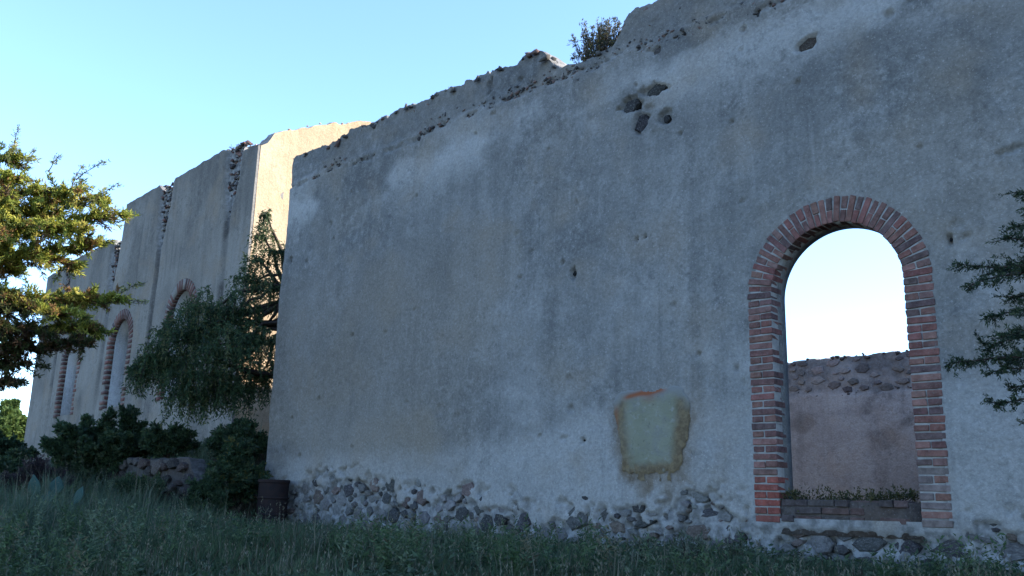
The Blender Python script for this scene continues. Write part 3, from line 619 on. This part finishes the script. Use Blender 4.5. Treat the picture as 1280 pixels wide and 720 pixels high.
# ------------------------------------------------------------------ rusty drum at the corner of the main wall
def lathe(name, prof, c, seg, mat, parent, dent=0):
    V = []; Q = []
    for i, (r, z) in enumerate(prof):
        for k in range(seg):
            a = 2 * math.pi * k / seg; rr = r * (1 + dent * (float(fbm(k * .35, z * 4, 120)) - .5)); V.append((c.x + rr * math.cos(a), c.y + rr * math.sin(a), c.z + z))
    n = len(prof)
    for i in range(n - 1):
        for k in range(seg): Q.append((i * seg + k, i * seg + (k + 1) % seg, (i + 1) * seg + (k + 1) % seg, (i + 1) * seg + k))
    o = mobj(name, np_mesh(name, V, Q, smooth=True), mat, parent); o.data.set_sharp_from_angle(angle=math.radians(35)); return o
dc = W.pt(-10.62, 0, .36); dc.z = float(ground_z(dc.x, dc.y)) - .02
drum = empty_w('metal_drum', dc); tag(drum, 'rusty brown metal drum standing at the foot of the tall wall', 'drum')
lathe('body', [(.0, .0), (.272, .0), (.275, .02), (.27, .30), (.268, .58), (.27, .86)], dc, 40, M_RUST, drum, .012)
for z in (.29, .58): lathe('rib', [(.27, z - .02), (.287, z - .008), (.287, z + .008), (.27, z + .02)], dc, 40, M_RUST, drum, .02)
lathe('rim', [(.272, .845), (.286, .85), (.289, .875), (.286, .9), (.278, .905), (.27, .895), (.268, .86)], dc, 40, M_RUST, drum)
lathe('lid', [(.272, .872), (.15, .878), (.0, .88)], dc, 40, M_RUST, drum)

# ------------------------------------------------------------------ plants
def tube_arrays(pts, radii, sides=6):
    P = np.array([tuple(p) for p in pts], float); V = []; Q = []
    for i in range(len(P)):
        t = P[min(i + 1, len(P) - 1)] - P[max(i - 1, 0)]; t = t / (np.linalg.norm(t) + 1e-9)
        a = np.cross(t, [.3, .2, 1.]) if abs(t[2]) < .9 else np.cross(t, [1., 0, 0]); a /= np.linalg.norm(a); b = np.cross(t, a)
        for k in range(sides):
            an = 2 * math.pi * k / sides; V.append(P[i] + radii[i] * (a * math.cos(an) + b * math.sin(an)))
    for i in range(len(P) - 1):
        for k in range(sides): Q.append((i * sides + k, i * sides + (k + 1) % sides, (i + 1) * sides + (k + 1) % sides, (i + 1) * sides + k))
    return np.array(V), np.array(Q)
def tubes(name, lst, mat, parent, sides=6):
    Vs, Qs, off = [], [], 0
    for pts, rad in lst:
        v, q = tube_arrays(pts, rad, sides); Vs.append(v); Qs.append(q + off); off += len(v)
    return mobj(name, np_mesh(name, np.concatenate(Vs), np.concatenate(Qs), smooth=True), mat, parent)
def unit(v): return v / (np.linalg.norm(v, axis=-1, keepdims=True) + 1e-9)
def leaves(name, C, Dr, L, Wd, cols, parent, mat=None, bend=.25):
    """four-cornered leaves with a fold, one per row of C"""
    C = np.asarray(C); n = len(C); Dr = unit(np.asarray(Dr)); r = unit(RNG.normal(size=(n, 3))); S = unit(np.cross(Dr, r)); Nn = np.cross(S, Dr)
    L = np.broadcast_to(L, n)[:, None]; Wd = np.broadcast_to(Wd, n)[:, None]
    V = np.stack([C, C + Dr * L * .45 + S * Wd * .5 + Nn * L * bend * .3, C + Dr * L - Nn * L * bend * .2, C + Dr * L * .45 - S * Wd * .5 + Nn * L * bend * .3], 1).reshape(-1, 3)
    i = np.arange(n)[:, None] * 4; Ft = np.concatenate([i + np.array([[0, 1, 2]]), i + np.array([[0, 2, 3]])])
    cl = np.repeat(np.asarray(cols), 4, 0)
    return mobj(name, np_mesh(name, V, None, Ft, cols=cl), mat or M_LEAF, parent)
def pick(cols, wts, n, jit=.22):
    cols = np.array(cols); k = RNG.choice(len(cols), n, p=np.array(wts) / sum(wts)); return cols[k] * (1 + RNG.uniform(-jit, jit, (n, 1)))
def bez(a, b, sag=0, n=6, wob=.03):
    a, b = Vector(a), Vector(b); out = []
    for i in range(n + 1):
        t = i / n; p = a.lerp(b, t); p.z += sag * math.sin(t * math.pi) ; 
        if 0 < i < n: p += Vector((random.uniform(-1, 1), random.uniform(-1, 1), random.uniform(-1, 1))) * wob
        out.append(p)
    return out
def spray_foliage(paths, per_m, nleaf, spread, tw, ll, lw, flat=.6, t0=.2, droop=0.):
    """twigs growing from branch paths, leaves set along each twig -> leaf centres, directions, twig lines"""
    C, D, TW = [], [], []; K = []
    for path in paths:
        P = np.array([tuple(p) for p in path]); seg = np.linalg.norm(np.diff(P, axis=0), axis=1); Lt = seg.sum(); n = max(3, int(Lt * per_m)); cum = np.concatenate([[0], np.cumsum(seg)]) / Lt
        for k in range(n):
            t = t0 + (1 - t0) * (RNG.random() ** .8); p = np.array([np.interp(t, cum, P[:, j]) for j in range(3)])
            fw = P[min(np.searchsorted(cum, t), len(P) - 1)] - P[max(np.searchsorted(cum, t) - 1, 0)]; fw = fw / (np.linalg.norm(fw) + 1e-9)
            dv = RNG.normal(size=3); dv[2] *= flat; dv = unit(dv) * .9 + fw * .8; dv[2] -= droop; dv = unit(dv)
            ln = tw * RNG.uniform(.45, 1.15) * (1.15 - .55 * t) * spread
            end = p + dv * ln; TW.append((p, end)); kk = RNG.random()
            s = RNG.uniform(.15, 1.05, nleaf)[:, None]; c = p + (end - p) * s + RNG.normal(size=(nleaf, 3)) * ll * .25; c[:, 2] -= droop * ln * (s[:, 0] ** 2) * .3
            d = unit(dv * .9 + RNG.normal(size=(nleaf, 3)) * .6); d[:, 2] += .12 - droop * .6
            C.append(c); D.append(d); K.append(np.full(nleaf, kk))
    return np.concatenate(C), np.concatenate(D), TW, np.concatenate(K)
def clump_cols(K, cols, wts, mixin=.3, jit=.22):
    """whole twigs share a colour, with stray leaves of other colours"""
    e = np.cumsum(np.array(wts) / sum(wts)); k = np.searchsorted(e, K).clip(0, len(cols) - 1); st = RNG.random(len(K)) < mixin
    k[st] = RNG.choice(len(cols), st.sum(), p=np.array(wts) / sum(wts)); return np.array(cols)[k] * (1 + RNG.uniform(-jit, jit, (len(K), 1)))

# ---- sunlit conifer on the left
def left_conifer():
    Y = 14.3; bx, by = -9.5, 14.6; gz = float(ground_z(bx, by)); t = empty_w('conifer_tree', (bx, by, gz)); tag(t, 'sunlit yellow-green conifer with browning tips reaching in from the left edge', 'tree')
    tp = [Vector((bx, by, gz - .2)), Vector((bx + .1, by, 1.5)), Vector((bx, by - .1, 3.5)), Vector((bx + .15, by, 5.4)), Vector((bx + .1, by, 6.6))]
    tubes('trunk', [(tp, [.26, .2, .15, .09, .03])], M_BARK, t, 8)
    def tr(z): return Vector((bx + .05, by, z))
    spec = [(5.4, (25, 222), -.2), (5.6, (-20, 190), .1), (5.0, (95, 238), -.5), (4.9, (70, 262), .5), (4.7, (150, 268), 0), (4.6, (100, 285), -.8), (4.4, (60, 290), .7), (4.3, (118, 305), .2), (4.1, (40, 318), -.6), (4.0, (85, 330), -.2), (3.8, (20, 340), .4), (3.5, (10, 370), -.3),
            (3.3, (150, 375), 0), (3.2, (100, 378), .4), (3.1, (90, 392), -.5), (2.9, (130, 415), .2), (2.8, (60, 418), -.4), (2.7, (30, 432), .5), (2.6, (110, 428), -.2), (2.5, (40, 455), .1), (2.3, (15, 478), -.4), (5.2, (5, 250), -.9), (4.5, (0, 300), -.9), (3.0, (0, 405), -.7), (5.8, (22, 200), .3), (4.95, (128, 250), .4)]
    paths = []
    for z0, (px, py), dy in spec:
        e = at(px, py, Y + dy); a = tr(min(z0 + .0, 6.3)); paths.append(bez(a, e, random.uniform(-.05, .2), 7, .05))
    lit = [(p, np.linspace(.055, .008, len(p))) for p in paths]
    C, D, TW, K = spray_foliage(paths, 31, 54, 1.0, .46, .06, .02, .32, .28)
    tubes('branches', lit + [((Vector(a), Vector(b)), (.008, .003)) for a, b in TW[::2]], M_BARK, t, 4)
    cols = clump_cols(K, [(.20, .235, .04), (.33, .33, .06), (.09, .125, .03), (.21, .115, .045), (.42, .37, .09), (.09, .06, .035)], [.29, .30, .13, .12, .11, .05], .2)
    lowm = (C[:, 2] < 3.45 + .35 * (RNG.random(len(C)) - .5)) & ~((C[:, 2] > 2.95) & (C[:, 0] > -7.3)); dk = clump_cols(K, [(.055, .07, .022), (.085, .05, .028), (.04, .052, .02), (.13, .085, .035)], [.35, .3, .25, .1]); cols[lowm] = dk[lowm]  # lower twigs: dead brown foliage, with the wall's shade darkened into the colours
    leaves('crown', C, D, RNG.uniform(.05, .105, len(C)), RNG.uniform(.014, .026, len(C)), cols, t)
    # bare tips against the sky
    tips = []
    for a, b, dy in [((10, 205), (24, 158), 0), ((95, 225), (133, 203), 0), ((85, 245), (105, 205), .2), ((110, 255), (150, 232), 0), ((60, 215), (78, 192), .1), ((30, 210), (45, 188), .1), ((130, 378), (185, 352), .1), ((130, 380), (182, 377), 0)]:
        tips.append((bez(at(*a, Y + dy), at(*b, Y + dy), .05, 5, .02), [.012, .009, .007, .006, .004, .002]))
    for tw in tips: tubes('bare_twig', [tw], M_BARK, t, 4)
    C2, D2, TW2, K2 = spray_foliage([p for p, _ in tips], 34, 9, .5, .16, .05, .02, .8, .0)
    leaves('twig_leaves', C2, D2, RNG.uniform(.03, .055, len(C2)), .014, clump_cols(K2, [(.15, .18, .05), (.25, .25, .08), (.10, .10, .08)], [.4, .3, .3]), t)
left_conifer()

# ---- drooping pepper tree between the two buildings
def pepper_tree():
    b = Vector((-4.75, 20.1, 0)); b.z = float(ground_z(b.x, b.y)); t = empty_w('pepper_tree', b); tag(t, 'dark drooping green tree between the tall wall and the distant building', 'tree')
    tubes('trunk', [([b - Vector((0, 0, .2)), b + Vector((-.05, 0, 1.2)), b + Vector((-.1, -.1, 2.4)), b + Vector((-.2, -.1, 4.2))], [.24, .19, .16, .09])], M_BARK, t, 8)
    cl = [(230, 420, 40, 0), (258, 388, 34, .2), (288, 440, 42, -.3), (215, 455, 36, .3), (192, 448, 24, 0), (250, 470, 42, -.2), (300, 390, 30, .4), (322, 425, 28, .2), (330, 296, 16, 1.0), (322, 326, 18, .8), (336, 360, 26, .6), (346, 315, 18, .9), (290, 485, 30, .1), (176, 462, 14, .2), (270, 415, 36, .5), (312, 350, 24, .8), (335, 270, 10, 1.0), (240, 495, 26, 0), (325, 470, 26, .6)]
    br, C, D, K, st = [], [], [], [], []
    for (x, y, r, dy) in cl:
        c = at(x, y, 19.0 + dy); R = r / 60.0
        a = b + Vector((-.1, -.1, random.uniform(2.0, 3.6))); br.append((bez(a, c, .25, 6, .06), np.linspace(.07, .015, 7)))
        for _ in range(int((40 + 120 * R) * (.42 if y < 330 else .65 if y < 370 else 1))):
            o = unit(RNG.normal(size=3)) * R * RNG.random() ** .45; o[2] = abs(o[2]) * .55 + o[2] * .45
            s = np.array(c) + o; ln = RNG.uniform(.3, .85) * (.6 + .5 * R); out = np.array([o[0], o[1], 0]) * .35
            nl = int(26 * ln / .5); tt = np.linspace(.05, 1, nl)[:, None]; p = s + out * tt + np.array([0, 0, -1.]) * ln * tt ** 1.5 + np.array([0, 0, .1]) * np.sin(tt * 3) + RNG.normal(size=(nl, 3)) * .012
            d = RNG.normal(size=(nl, 3)) * .7; d[:, 2] -= .75; C.append(p); D.append(d); K.append(np.full(nl, RNG.random())); st.append((s, p[-1]))
    C, D, K = np.concatenate(C), np.concatenate(D), np.concatenate(K)
    br.append(([b + Vector((-.1, -.1, 2.3)), at(340, 470, 19.4), at(310, 464, 19.1), at(280, 455, 18.9)], [.1, .08, .06, .03]))
    tubes('branches', br + [((Vector(x), Vector(y)), (.006, .003)) for x, y in st[::6]], M_BARK, t, 4)
    leaves('crown', C, D, RNG.uniform(.06, .12, len(C)), RNG.uniform(.018, .034, len(C)), clump_cols(K, [(.038, .07, .03), (.055, .09, .036), (.024, .046, .024), (.11, .12, .05)], [.36, .32, .16, .16]), t)
pepper_tree()

# ---- dark conifer at the right edge
def right_conifer():
    Y = 6.6; b = Vector((4.55, 6.75, 0)); b.z = float(ground_z(b.x, b.y)); t = empty_w('conifer_tree', b); tag(t, 'dark green conifer with thin drooping twigs at the right edge', 'tree')
    tubes('trunk', [([b - Vector((0, 0, .2)), b + Vector((.03, 0, 1)), b + Vector((0, .02, 2.2)), b + Vector((-.02, 0, 3.6))], [.11, .09, .06, .015])], M_BARK, t, 8)
    spec = [(2.3, (1196, 330), 0, -.02), (2.25, (1240, 340), .2, .03), (2.4, (1215, 355), -.1, 0), (2.7, (1262, 285), 0, .05), (2.8, (1270, 240), .1, .02), (2.0, (1238, 395), .1, 0), (1.9, (1250, 420), -.2, 0), (1.75, (1190, 453), 0, -.03), (1.7, (1225, 430), .2, .05), (1.65, (1240, 465), 0, 0), (1.45, (1238, 503), 0, -.03), (1.5, (1265, 485), .15, 0), (2.5, (1250, 300), -.2, .02), (2.1, (1255, 370), .3, 0), (1.3, (1275, 530), .1, 0), (2.6, (1285, 300), -.3, 0), (1.8, (1280, 440), -.3, 0), (2.05, (1272, 390), -.3, 0), (3.0, (1285, 262), 0, 0), (2.35, (1262, 330), .3, .05), (1.6, (1262, 450), .3, 0)]
    paths = []
    for z0, (px, py), dy, sag in spec: paths.append(bez(b + Vector((0, 0, z0 - b.z + .12)), at(px, py, Y + dy), sag, 8, .02))
    C, D, TW, K = spray_foliage(paths, 36, 26, 1.0, .15, .03, .008, .6, .25, .12)
    tubes('branches', [(p, np.linspace(.018, .003, len(p))) for p in paths] + [((Vector(x), Vector(y)), (.003, .0015)) for x, y in TW[::2]], M_BARK, t, 4)
    leaves('crown', C, D, RNG.uniform(.018, .038, len(C)), RNG.uniform(.006, .011, len(C)), clump_cols(K, [(.025, .045, .022), (.035, .058, .026), (.018, .034, .02), (.06, .075, .035)], [.4, .3, .2, .1]), t)
right_conifer()

# ---- bushes
def bush(name, label, cx, cy, w_, h_, dep, nst, cols, wts, ll=(.04, .08), lw=.03, per=40, cat='bush', group=None, nl=26, base=None):
    z = float(ground_z(cx, cy)) if base is None else base; b = Vector((cx, cy, z)); t = empty_w(name, b); tag(t, label, cat, group)
    paths = []
    for k in range(nst):
        a = 2 * math.pi * k / nst + random.uniform(-.3, .3); r = random.random() ** .5
        e = b + Vector((math.cos(a) * r * w_ * .5, math.sin(a) * r * dep * .5, h_ * (1.02 - .55 * r * r) * random.uniform(.7, 1.0))); paths.append(bez(b + Vector((random.uniform(-.1, .1) * w_, 0, -.05)), e, h_ * .08, 5, .04 * h_))
    C, D, TW, K = spray_foliage(paths, per, nl, 1.0, .26 * min(1., w_), sum(ll) / 2, lw, .8, .25)
    tubes('stems', [(p, np.linspace(.018, .004, len(p)) * max(.5, h_)) for p in paths], M_BARK, t, 4)
    leaves('foliage', C, D, RNG.uniform(*ll, len(C)), RNG.uniform(.6, 1.2, len(C)) * lw, clump_cols(K, cols, wts), t); return t
DG = [(.03, .058, .028), (.042, .072, .032), (.02, .038, .022), (.07, .09, .042)]; DW = [.4, .3, .2, .1]
def bpx(name, label, px, Y, wpx, top, *a, **k):
    p = at(px, 600, Y); g_ = float(ground_z(p.x, Y)); h = at(px, top, Y).z - g_; s = Y / FPX
    return bush(name, label, p.x, Y, wpx * s, h, *a, **k)
bpx('bush', 'large dark bush on the terrace below the leftmost arched windows', 105, 20.9, 135, 512, 1.6, 26, DG, DW, (.06, .12), .05)
bpx('bush', 'rounded dark bush on the terrace right of the sunlit tree', 155, 20.6, 70, 510, 1.2, 16, DG, DW, (.06, .12), .05)
bpx('bush', 'small dark bush under the drooping tree above the terrace wall', 205, 19.6, 66, 522, 1.0, 15, DG, DW, (.05, .1), .04)
bpx('bush', 'dark bush with yellowish tips beside the metal drum', 296, 17.6, 66, 545, 1.0, 20, DG + [(.10, .095, .03)], [.36, .28, .2, .08, .08], (.05, .09), .035)
bpx('bush', 'dark green bush on the bank behind the metal drum', 292, 18.6, 80, 528, 1.0, 22, DG, DW, (.05, .1), .04)
bpx('bush', 'low weedy bush growing against the terrace wall', 178, 17.6, 62, 590, .8, 14, DG, DW, (.04, .08), .03)
bpx('bush', 'low dark bush in front of the terrace wall corner', 262, 17.0, 60, 592, .9, 14, DG, DW, (.04, .08), .03)
bpx('dry_bush', 'purplish dry bush below the left corner of the distant building', 45, 18.0, 78, 568, 1.0, 22, [(.04, .03, .036), (.055, .042, .042), (.03, .026, .03), (.03, .04, .024)], [.4, .3, .2, .1], (.04, .08), .014, 44)
bpx('bush', 'dark shrub under the left edge conifer beside the terrace wall', 3, 19.5, 70, 555, 1.2, 16, DG, DW, (.05, .1), .04)
bpx('leafy_tree', 'bright green leafy tree beyond the distant building at left', 0, 44.0, 62, 500, 2.4, 30, [(.09, .14, .035), (.13, .18, .05), (.06, .10, .03)], [.4, .35, .25], (.14, .26), .12, 26, 'tree')
bpx('bush', 'dark bush beyond the grass at far left below the green tree', -25, 30.0, 120, 540, 2.0, 20, DG, DW, (.1, .18), .08)
# shrub rooted in the notch of the wall top
def wall_shrub():
    b = W.pt(-3.6, 7.02, -.25); t = empty_w('wall_shrub', b); tag(t, 'wispy shrub growing in the notch on the wall top', 'shrub'); paths = []
    for k in range(85):
        f = random.random(); u = -4.1 + 1.05 * f; h = (.14 + .42 * math.sin(math.pi * min(1, .12 + f * .8)) ** .8) * random.uniform(.55, 1.12); a = W.pt(-3.6 + (u + 3.6) * .55, 7.0 + .1 * f, random.uniform(-.35, -.1))
        paths.append(bez(a, W.pt(u + random.uniform(-.08, .08), 7.08 + .08 * f + h, random.uniform(-.45, .02)), .0, 5, .018))
    C, D, TW, K = spray_foliage(paths, 24, 7, 1.0, .10, .03, .012, .9, .2); D[:, 2] += .4
    tubes('stems', [(p, np.linspace(.007, .0025, len(p))) for p in paths], M_BARK, t, 4)
    leaves('foliage', C, D, RNG.uniform(.022, .05, len(C)), RNG.uniform(.009, .018, len(C)), clump_cols(K, [(.085, .09, .065), (.12, .115, .10), (.055, .07, .04), (.19, .17, .06), (.12, .09, .075)], [.3, .25, .2, .15, .1]), t)
wall_shrub()
for (u, h, lab) in [(-.52, .2, 'yellowish weed at the left end of the window sill'), (.05, .16, 'low yellowish weed in the middle of the window sill'), (.42, .24, 'yellow-green weed at the right end of the window sill')]:
    p = W.pt(u, .66, -.25); bush('sill_weed', lab, p.x, p.y, .7, h * .45, .2, 14, [(.06, .06, .022), (.035, .045, .02), (.09, .08, .03)], [.4, .4, .2], (.025, .05), .018, 30, 'weed', 'weeds on the window sill', 8, .655)
for (u, w_, lab) in [(-6.9, .2, 'tiny tuft on the wall top, midway to the left end'), (-9.3, .18, 'tiny tuft on the wall top near its left end')]:
    p = W.pt(u, 7.5, -.2); bush('crest_tuft', lab, p.x, p.y, w_, .16, .15, 8, [(.05, .06, .035), (.1, .09, .05)], [.6, .4], (.02, .04), .01, 30, 'weed', None, 7, 7.52)
p = FB.pt(-3.7, 10.3, -.3); bush('crest_tuft', 'tiny tuft on top of the distant building beside the broken pier', p.x, p.y, .4, .3, .2, 8, [(.07, .09, .04), (.1, .1, .05)], [.6, .4], (.04, .07), .02, 26, 'weed', None, 7, 10.25)

# ---- prickly pear
def cactus(cx, cy, sc, npad, label, seed):
    r = random.Random(seed); z = float(ground_z(cx, cy)); t = empty_w('prickly_pear', (cx, cy, z)); tag(t, label, 'cactus', 'prickly pears in the grass')
    def pad(base, ax, yaw, L):
        ax = Vector(ax).normalized(); sd_ = Vector((math.cos(yaw), math.sin(yaw), 0)); sd_ = (sd_ - ax * sd_.dot(ax)).normalized(); nn = ax.cross(sd_); V = []; Q = []; rows, seg = 9, 14
        for i in range(rows):
            s = i / (rows - 1); wv = math.sin(math.pi * (s ** .85 * .93 + .06)) * .36 * L; th = max(.012, .05 * L * 2.2 * math.sin(math.pi * (s * .9 + .07)))
            for k in range(seg): a = 2 * math.pi * k / seg; V.append(tuple(base + ax * L * s + sd_ * wv * math.cos(a) + nn * th * .6 * math.sin(a)))
        for i in range(rows - 1):
            for k in range(seg): Q.append((i * seg + k, i * seg + (k + 1) % seg, (i + 1) * seg + (k + 1) % seg, (i + 1) * seg + k))
        V.append(tuple(base)); V.append(tuple(base + ax * L)); n = len(V)
        T = [(n - 2, (k + 1) % seg, k) for k in range(seg)] + [(n - 1, (rows - 1) * seg + k, (rows - 1) * seg + (k + 1) % seg) for k in range(seg)]
        mobj('pad', np_mesh('pad', V, Q, T, smooth=True), M_CACTUS, t); return base + ax * L, sd_, ax
    q = []
    for k in range(npad // 3 + 1):
        b = Vector((cx + r.uniform(-.3, .3) * sc, cy + r.uniform(-.2, .2) * sc, z - .05)); q.append(pad(b, (r.uniform(-.4, .4), r.uniform(-.3, .3), 1), r.uniform(-.6, .6), .42 * sc * r.uniform(.85, 1.2)))
    for k in range(npad - len(q)):
        tip, s, ax = q[r.randrange(len(q))]; off = r.uniform(-.6, .6); b = tip + s * off * .2 * sc - ax * .05 * sc - ax * abs(off) * .07 * sc
        q.append(pad(b, (ax + s * off * 1.1 + Vector((0, 0, .2))), r.uniform(-.9, .9), .36 * sc * r.uniform(.8, 1.15)))
p = at(68, 620, 14.6); cactus(p.x, 14.6, .82, 13, 'larger blue-green prickly pear with upright pads in the grass', 4)
p = at(28, 625, 15.0); cactus(p.x, 15.0, .6, 8, 'smaller prickly pear at the far left of the grass', 9)

# ---- pale weeds nearest the camera
for (px, Y, h, lab) in [(805, 7.6, .34, 'pale leafy weed in the grass below the repair patch'), (858, 7.9, .40, 'taller pale leafy weed left of the arched window foot'), (925, 7.8, .30, 'low pale weed just below the window jamb'), (540, 8.2, .28, 'small pale weed in the grass at mid wall'), (232, 10.5, .36, 'pale weed in the grass left of the drum'), (120, 9.6, .42, 'feathery pale weed in the grass near the prickly pears'), (1215, 8.2, .24, 'short pale weed at the right end of the wall'), (400, 9.0, .36, 'thin pale weed in front of the drum')]:
    p = at(px, 700, Y); bush('weed', lab, p.x, Y, h * .8, h, h * .6, 9, [(.08, .10, .065), (.12, .14, .10), (.05, .075, .045)], [.4, .3, .3], (.025, .05), .014, 34, 'weed', 'pale weeds in the grass', 6)

# ------------------------------------------------------------------ grass
def weed_clumps():
    C, D, K, V = [], [], [], []; n = 0
    while n < 330:
        y = 6.0 + 13 * random.random() ** 1.3; x = random.uniform(-.58 * y, .58 * y); d = float(wdist(x, y)); uu = float(wu(x, y))
        if (d < .12 and uu > -11.9) or math.hypot(x - dc.x, y - dc.y) < 1.0 or float(fbm(x * .6, y * .6, 160, 2)) < .45: continue
        fd_ = (x - FB.P[0]) * FB.n[0] + (y - FB.P[1]) * FB.n[1]
        if fd_ < 3.3: continue
        n += 1; z = float(ground_z(x, y)); hh = random.uniform(.16, .38) * (1.25 if x < -3 else 1) * (.75 if d < 2.5 and uu > -4 else 1); kk = random.random()
        for q in range(random.randint(4, 9)):
            ln = hh * random.uniform(.6, 1.15); a = random.uniform(0, 6.28); tl = random.uniform(.05, .4); m = int(14 * ln / .3) + 4; tt = np.linspace(.12, 1, m)[:, None]
            p = np.array([x, y, z]) + np.array([math.cos(a) * tl * ln, math.sin(a) * tl * ln, 0]) * tt ** 1.4 + np.array([0, 0, ln]) * tt + RNG.normal(size=(m, 3)) * .004
            dr = RNG.normal(size=(m, 3)); dr[:, 2] = np.abs(dr[:, 2]) * .5 + .25; C.append(p); D.append(dr); K.append(np.full(m, kk)); 
    C, D, K = np.concatenate(C), np.concatenate(D), np.concatenate(K)
    o = leaves('weed_clumps', C, D, RNG.uniform(.025, .06, len(C)), RNG.uniform(.008, .02, len(C)), clump_cols(K, [(.045, .078, .032), (.065, .10, .045), (.10, .13, .075), (.03, .056, .028), (.12, .11, .065)], [.32, .26, .16, .18, .08], .12), None)
    tag(o, 'taller leafy weeds scattered through the grass', 'weeds', kind='stuff')
weed_clumps()
def grass():
    n = 300000; Y = 4.2 + 22 * RNG.random(n) ** 1.5; lo = -.62 * Y - .6; hi = .60 * Y + .5; X = lo + (hi - lo) * RNG.random(n)
    d = wdist(X, Y); u = wu(X, Y)
    ok = (d > .02) | (u < -11.9)
    dx = np.hypot(X - dc.x, Y - dc.y); ok &= dx > .3
    fd = (X - FB.P[0]) * FB.n[0] + (Y - FB.P[1]) * FB.n[1]; ok &= (fd > .1) & ((fd < 2.6) | (fd > 3.05))
    pat = fbm(X * .7, Y * .7, 130, 3); ok &= RNG.random(n) < .35 + 1.1 * pat
    X, Y, d, pat = X[ok], Y[ok], d[ok], pat[ok]; n = len(X); Z = ground_z(X, Y)
    tuft = fbm(X * 2.6, Y * 2.6, 131, 2)
    lft = sst(-2.5, -6, X); H = (.07 + .26 * tuft + .30 * lft * sst(.45, .75, tuft)) * RNG.uniform(.5, 1.25, n) * (1 - .4 * sst(-4.5, -2, wu(X, Y)) * sst(3.5, 1, d)) * (1 + .35 * sst(1.3, .2, d)) * (.55 + .45 * sst(5.5, 9, Y)); dry = RNG.random(n) < (.02 + .26 * sst(.48, .66, fbm(X * .5, Y * .5, 132, 3)))
    stalk = RNG.random(n) < .015; H[stalk] *= 1.7
    fdk = fd[ok]; H = H * (1 - .6 * sst(3.3, 2.8, fdk)); dry &= fdk > 3.2; stalk &= fdk > 3.2
    for (qx, qy, qr) in ((dc.x - .2, dc.y - .9, 1.1), (at(68, 620, 14.6).x, 13.9, 1.0), (at(28, 625, 15.0).x, 14.3, 1.0)): H = H * (1 - .62 * sst(qr, qr * .5, np.hypot(X - qx, Y - qy)))
    Wd = RNG.uniform(.004, .010, n) * (1 + .05 * Y); a = RNG.uniform(0, 2 * math.pi, n); side = np.stack([np.cos(a), np.sin(a), a * 0], 1)
    la = RNG.uniform(0, 2 * math.pi, n); lean = np.stack([np.cos(la), np.sin(la), la * 0], 1) * (H * RNG.uniform(.1, .75, n))[:, None]; lean[stalk] *= .3
    B = np.stack([X, Y, Z - .01], 1); up = np.array([0, 0, 1.])
    m = B + lean * .3 + up * (H * .55)[:, None]; t = B + lean + up * H[:, None]
    V = np.stack([B - side * Wd[:, None] * .5, B + side * Wd[:, None] * .5, m + side * Wd[:, None] * .42, m - side * Wd[:, None] * .42, t], 1).reshape(-1, 3)
    i = np.arange(n)[:, None] * 5; Q = i + np.array([[0, 1, 2, 3]]); T = i + np.array([[3, 2, 4]])
    c = np.array([.022, .044, .022]) * (1 - pat[:, None]) + np.array([.052, .08, .036]) * pat[:, None]; c = c * RNG.uniform(.65, 1.35, (n, 1)); c[dry] = np.array([.075, .066, .04]) * RNG.uniform(.6, 1.2, (dry.sum(), 1))
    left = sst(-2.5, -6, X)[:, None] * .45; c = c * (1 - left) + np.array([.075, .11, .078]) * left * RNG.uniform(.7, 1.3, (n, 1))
    c[stalk] = np.array([.10, .098, .068])
    o = mobj('grass', np_mesh('grass', V, Q, T, cols=np.repeat(c, 5, 0)), M_GRASS); tag(o, 'dark shaded meadow grass and weeds at the foot of the walls', 'grass', kind='stuff')
    tp = t[stalk]; k = 7; hd = np.repeat(tp, k, 0) + RNG.normal(size=(len(tp) * k, 3)) * np.array([.006, .006, .03]); dd_ = RNG.normal(size=hd.shape) * .35; dd_[:, 2] += 1
    so = leaves('seed_heads', hd, dd_, RNG.uniform(.015, .03, len(hd)), .007, pick([(.13, .12, .085), (.10, .10, .065), (.17, .16, .12)], [.5, .3, .2], len(hd)), None); tag(so, 'pale seed heads standing above the grass', 'seed heads', kind='stuff')
    # low broad-leaved ground cover between the blades
    k = 90000; Y = 4.2 + 20 * RNG.random(k) ** 1.4; X = -.62 * Y - .5 + (1.22 * Y + 1) * RNG.random(k); ok = ((wdist(X, Y) > .05) | (wu(X, Y) < -11.9)) & (fbm(X * 1.4, Y * 1.4, 135, 3) > .46); X, Y = X[ok], Y[ok]
    Z = ground_z(X, Y) + RNG.uniform(.01, .22, len(X)) * fbm(X * 2, Y * 2, 136, 2); D = RNG.normal(size=(len(X), 3)); D[:, 2] = np.abs(D[:, 2]) * .6
    o = leaves('ground_cover', np.stack([X, Y, Z], 1), D, RNG.uniform(.03, .08, len(X)), RNG.uniform(.015, .035, len(X)), pick([(.03, .052, .026), (.05, .078, .038), (.085, .11, .062)], [.45, .35, .2], len(X)), None)
    tag(o, 'low broad-leaved weeds between the grass blades', 'ground cover', kind='stuff')
grass()
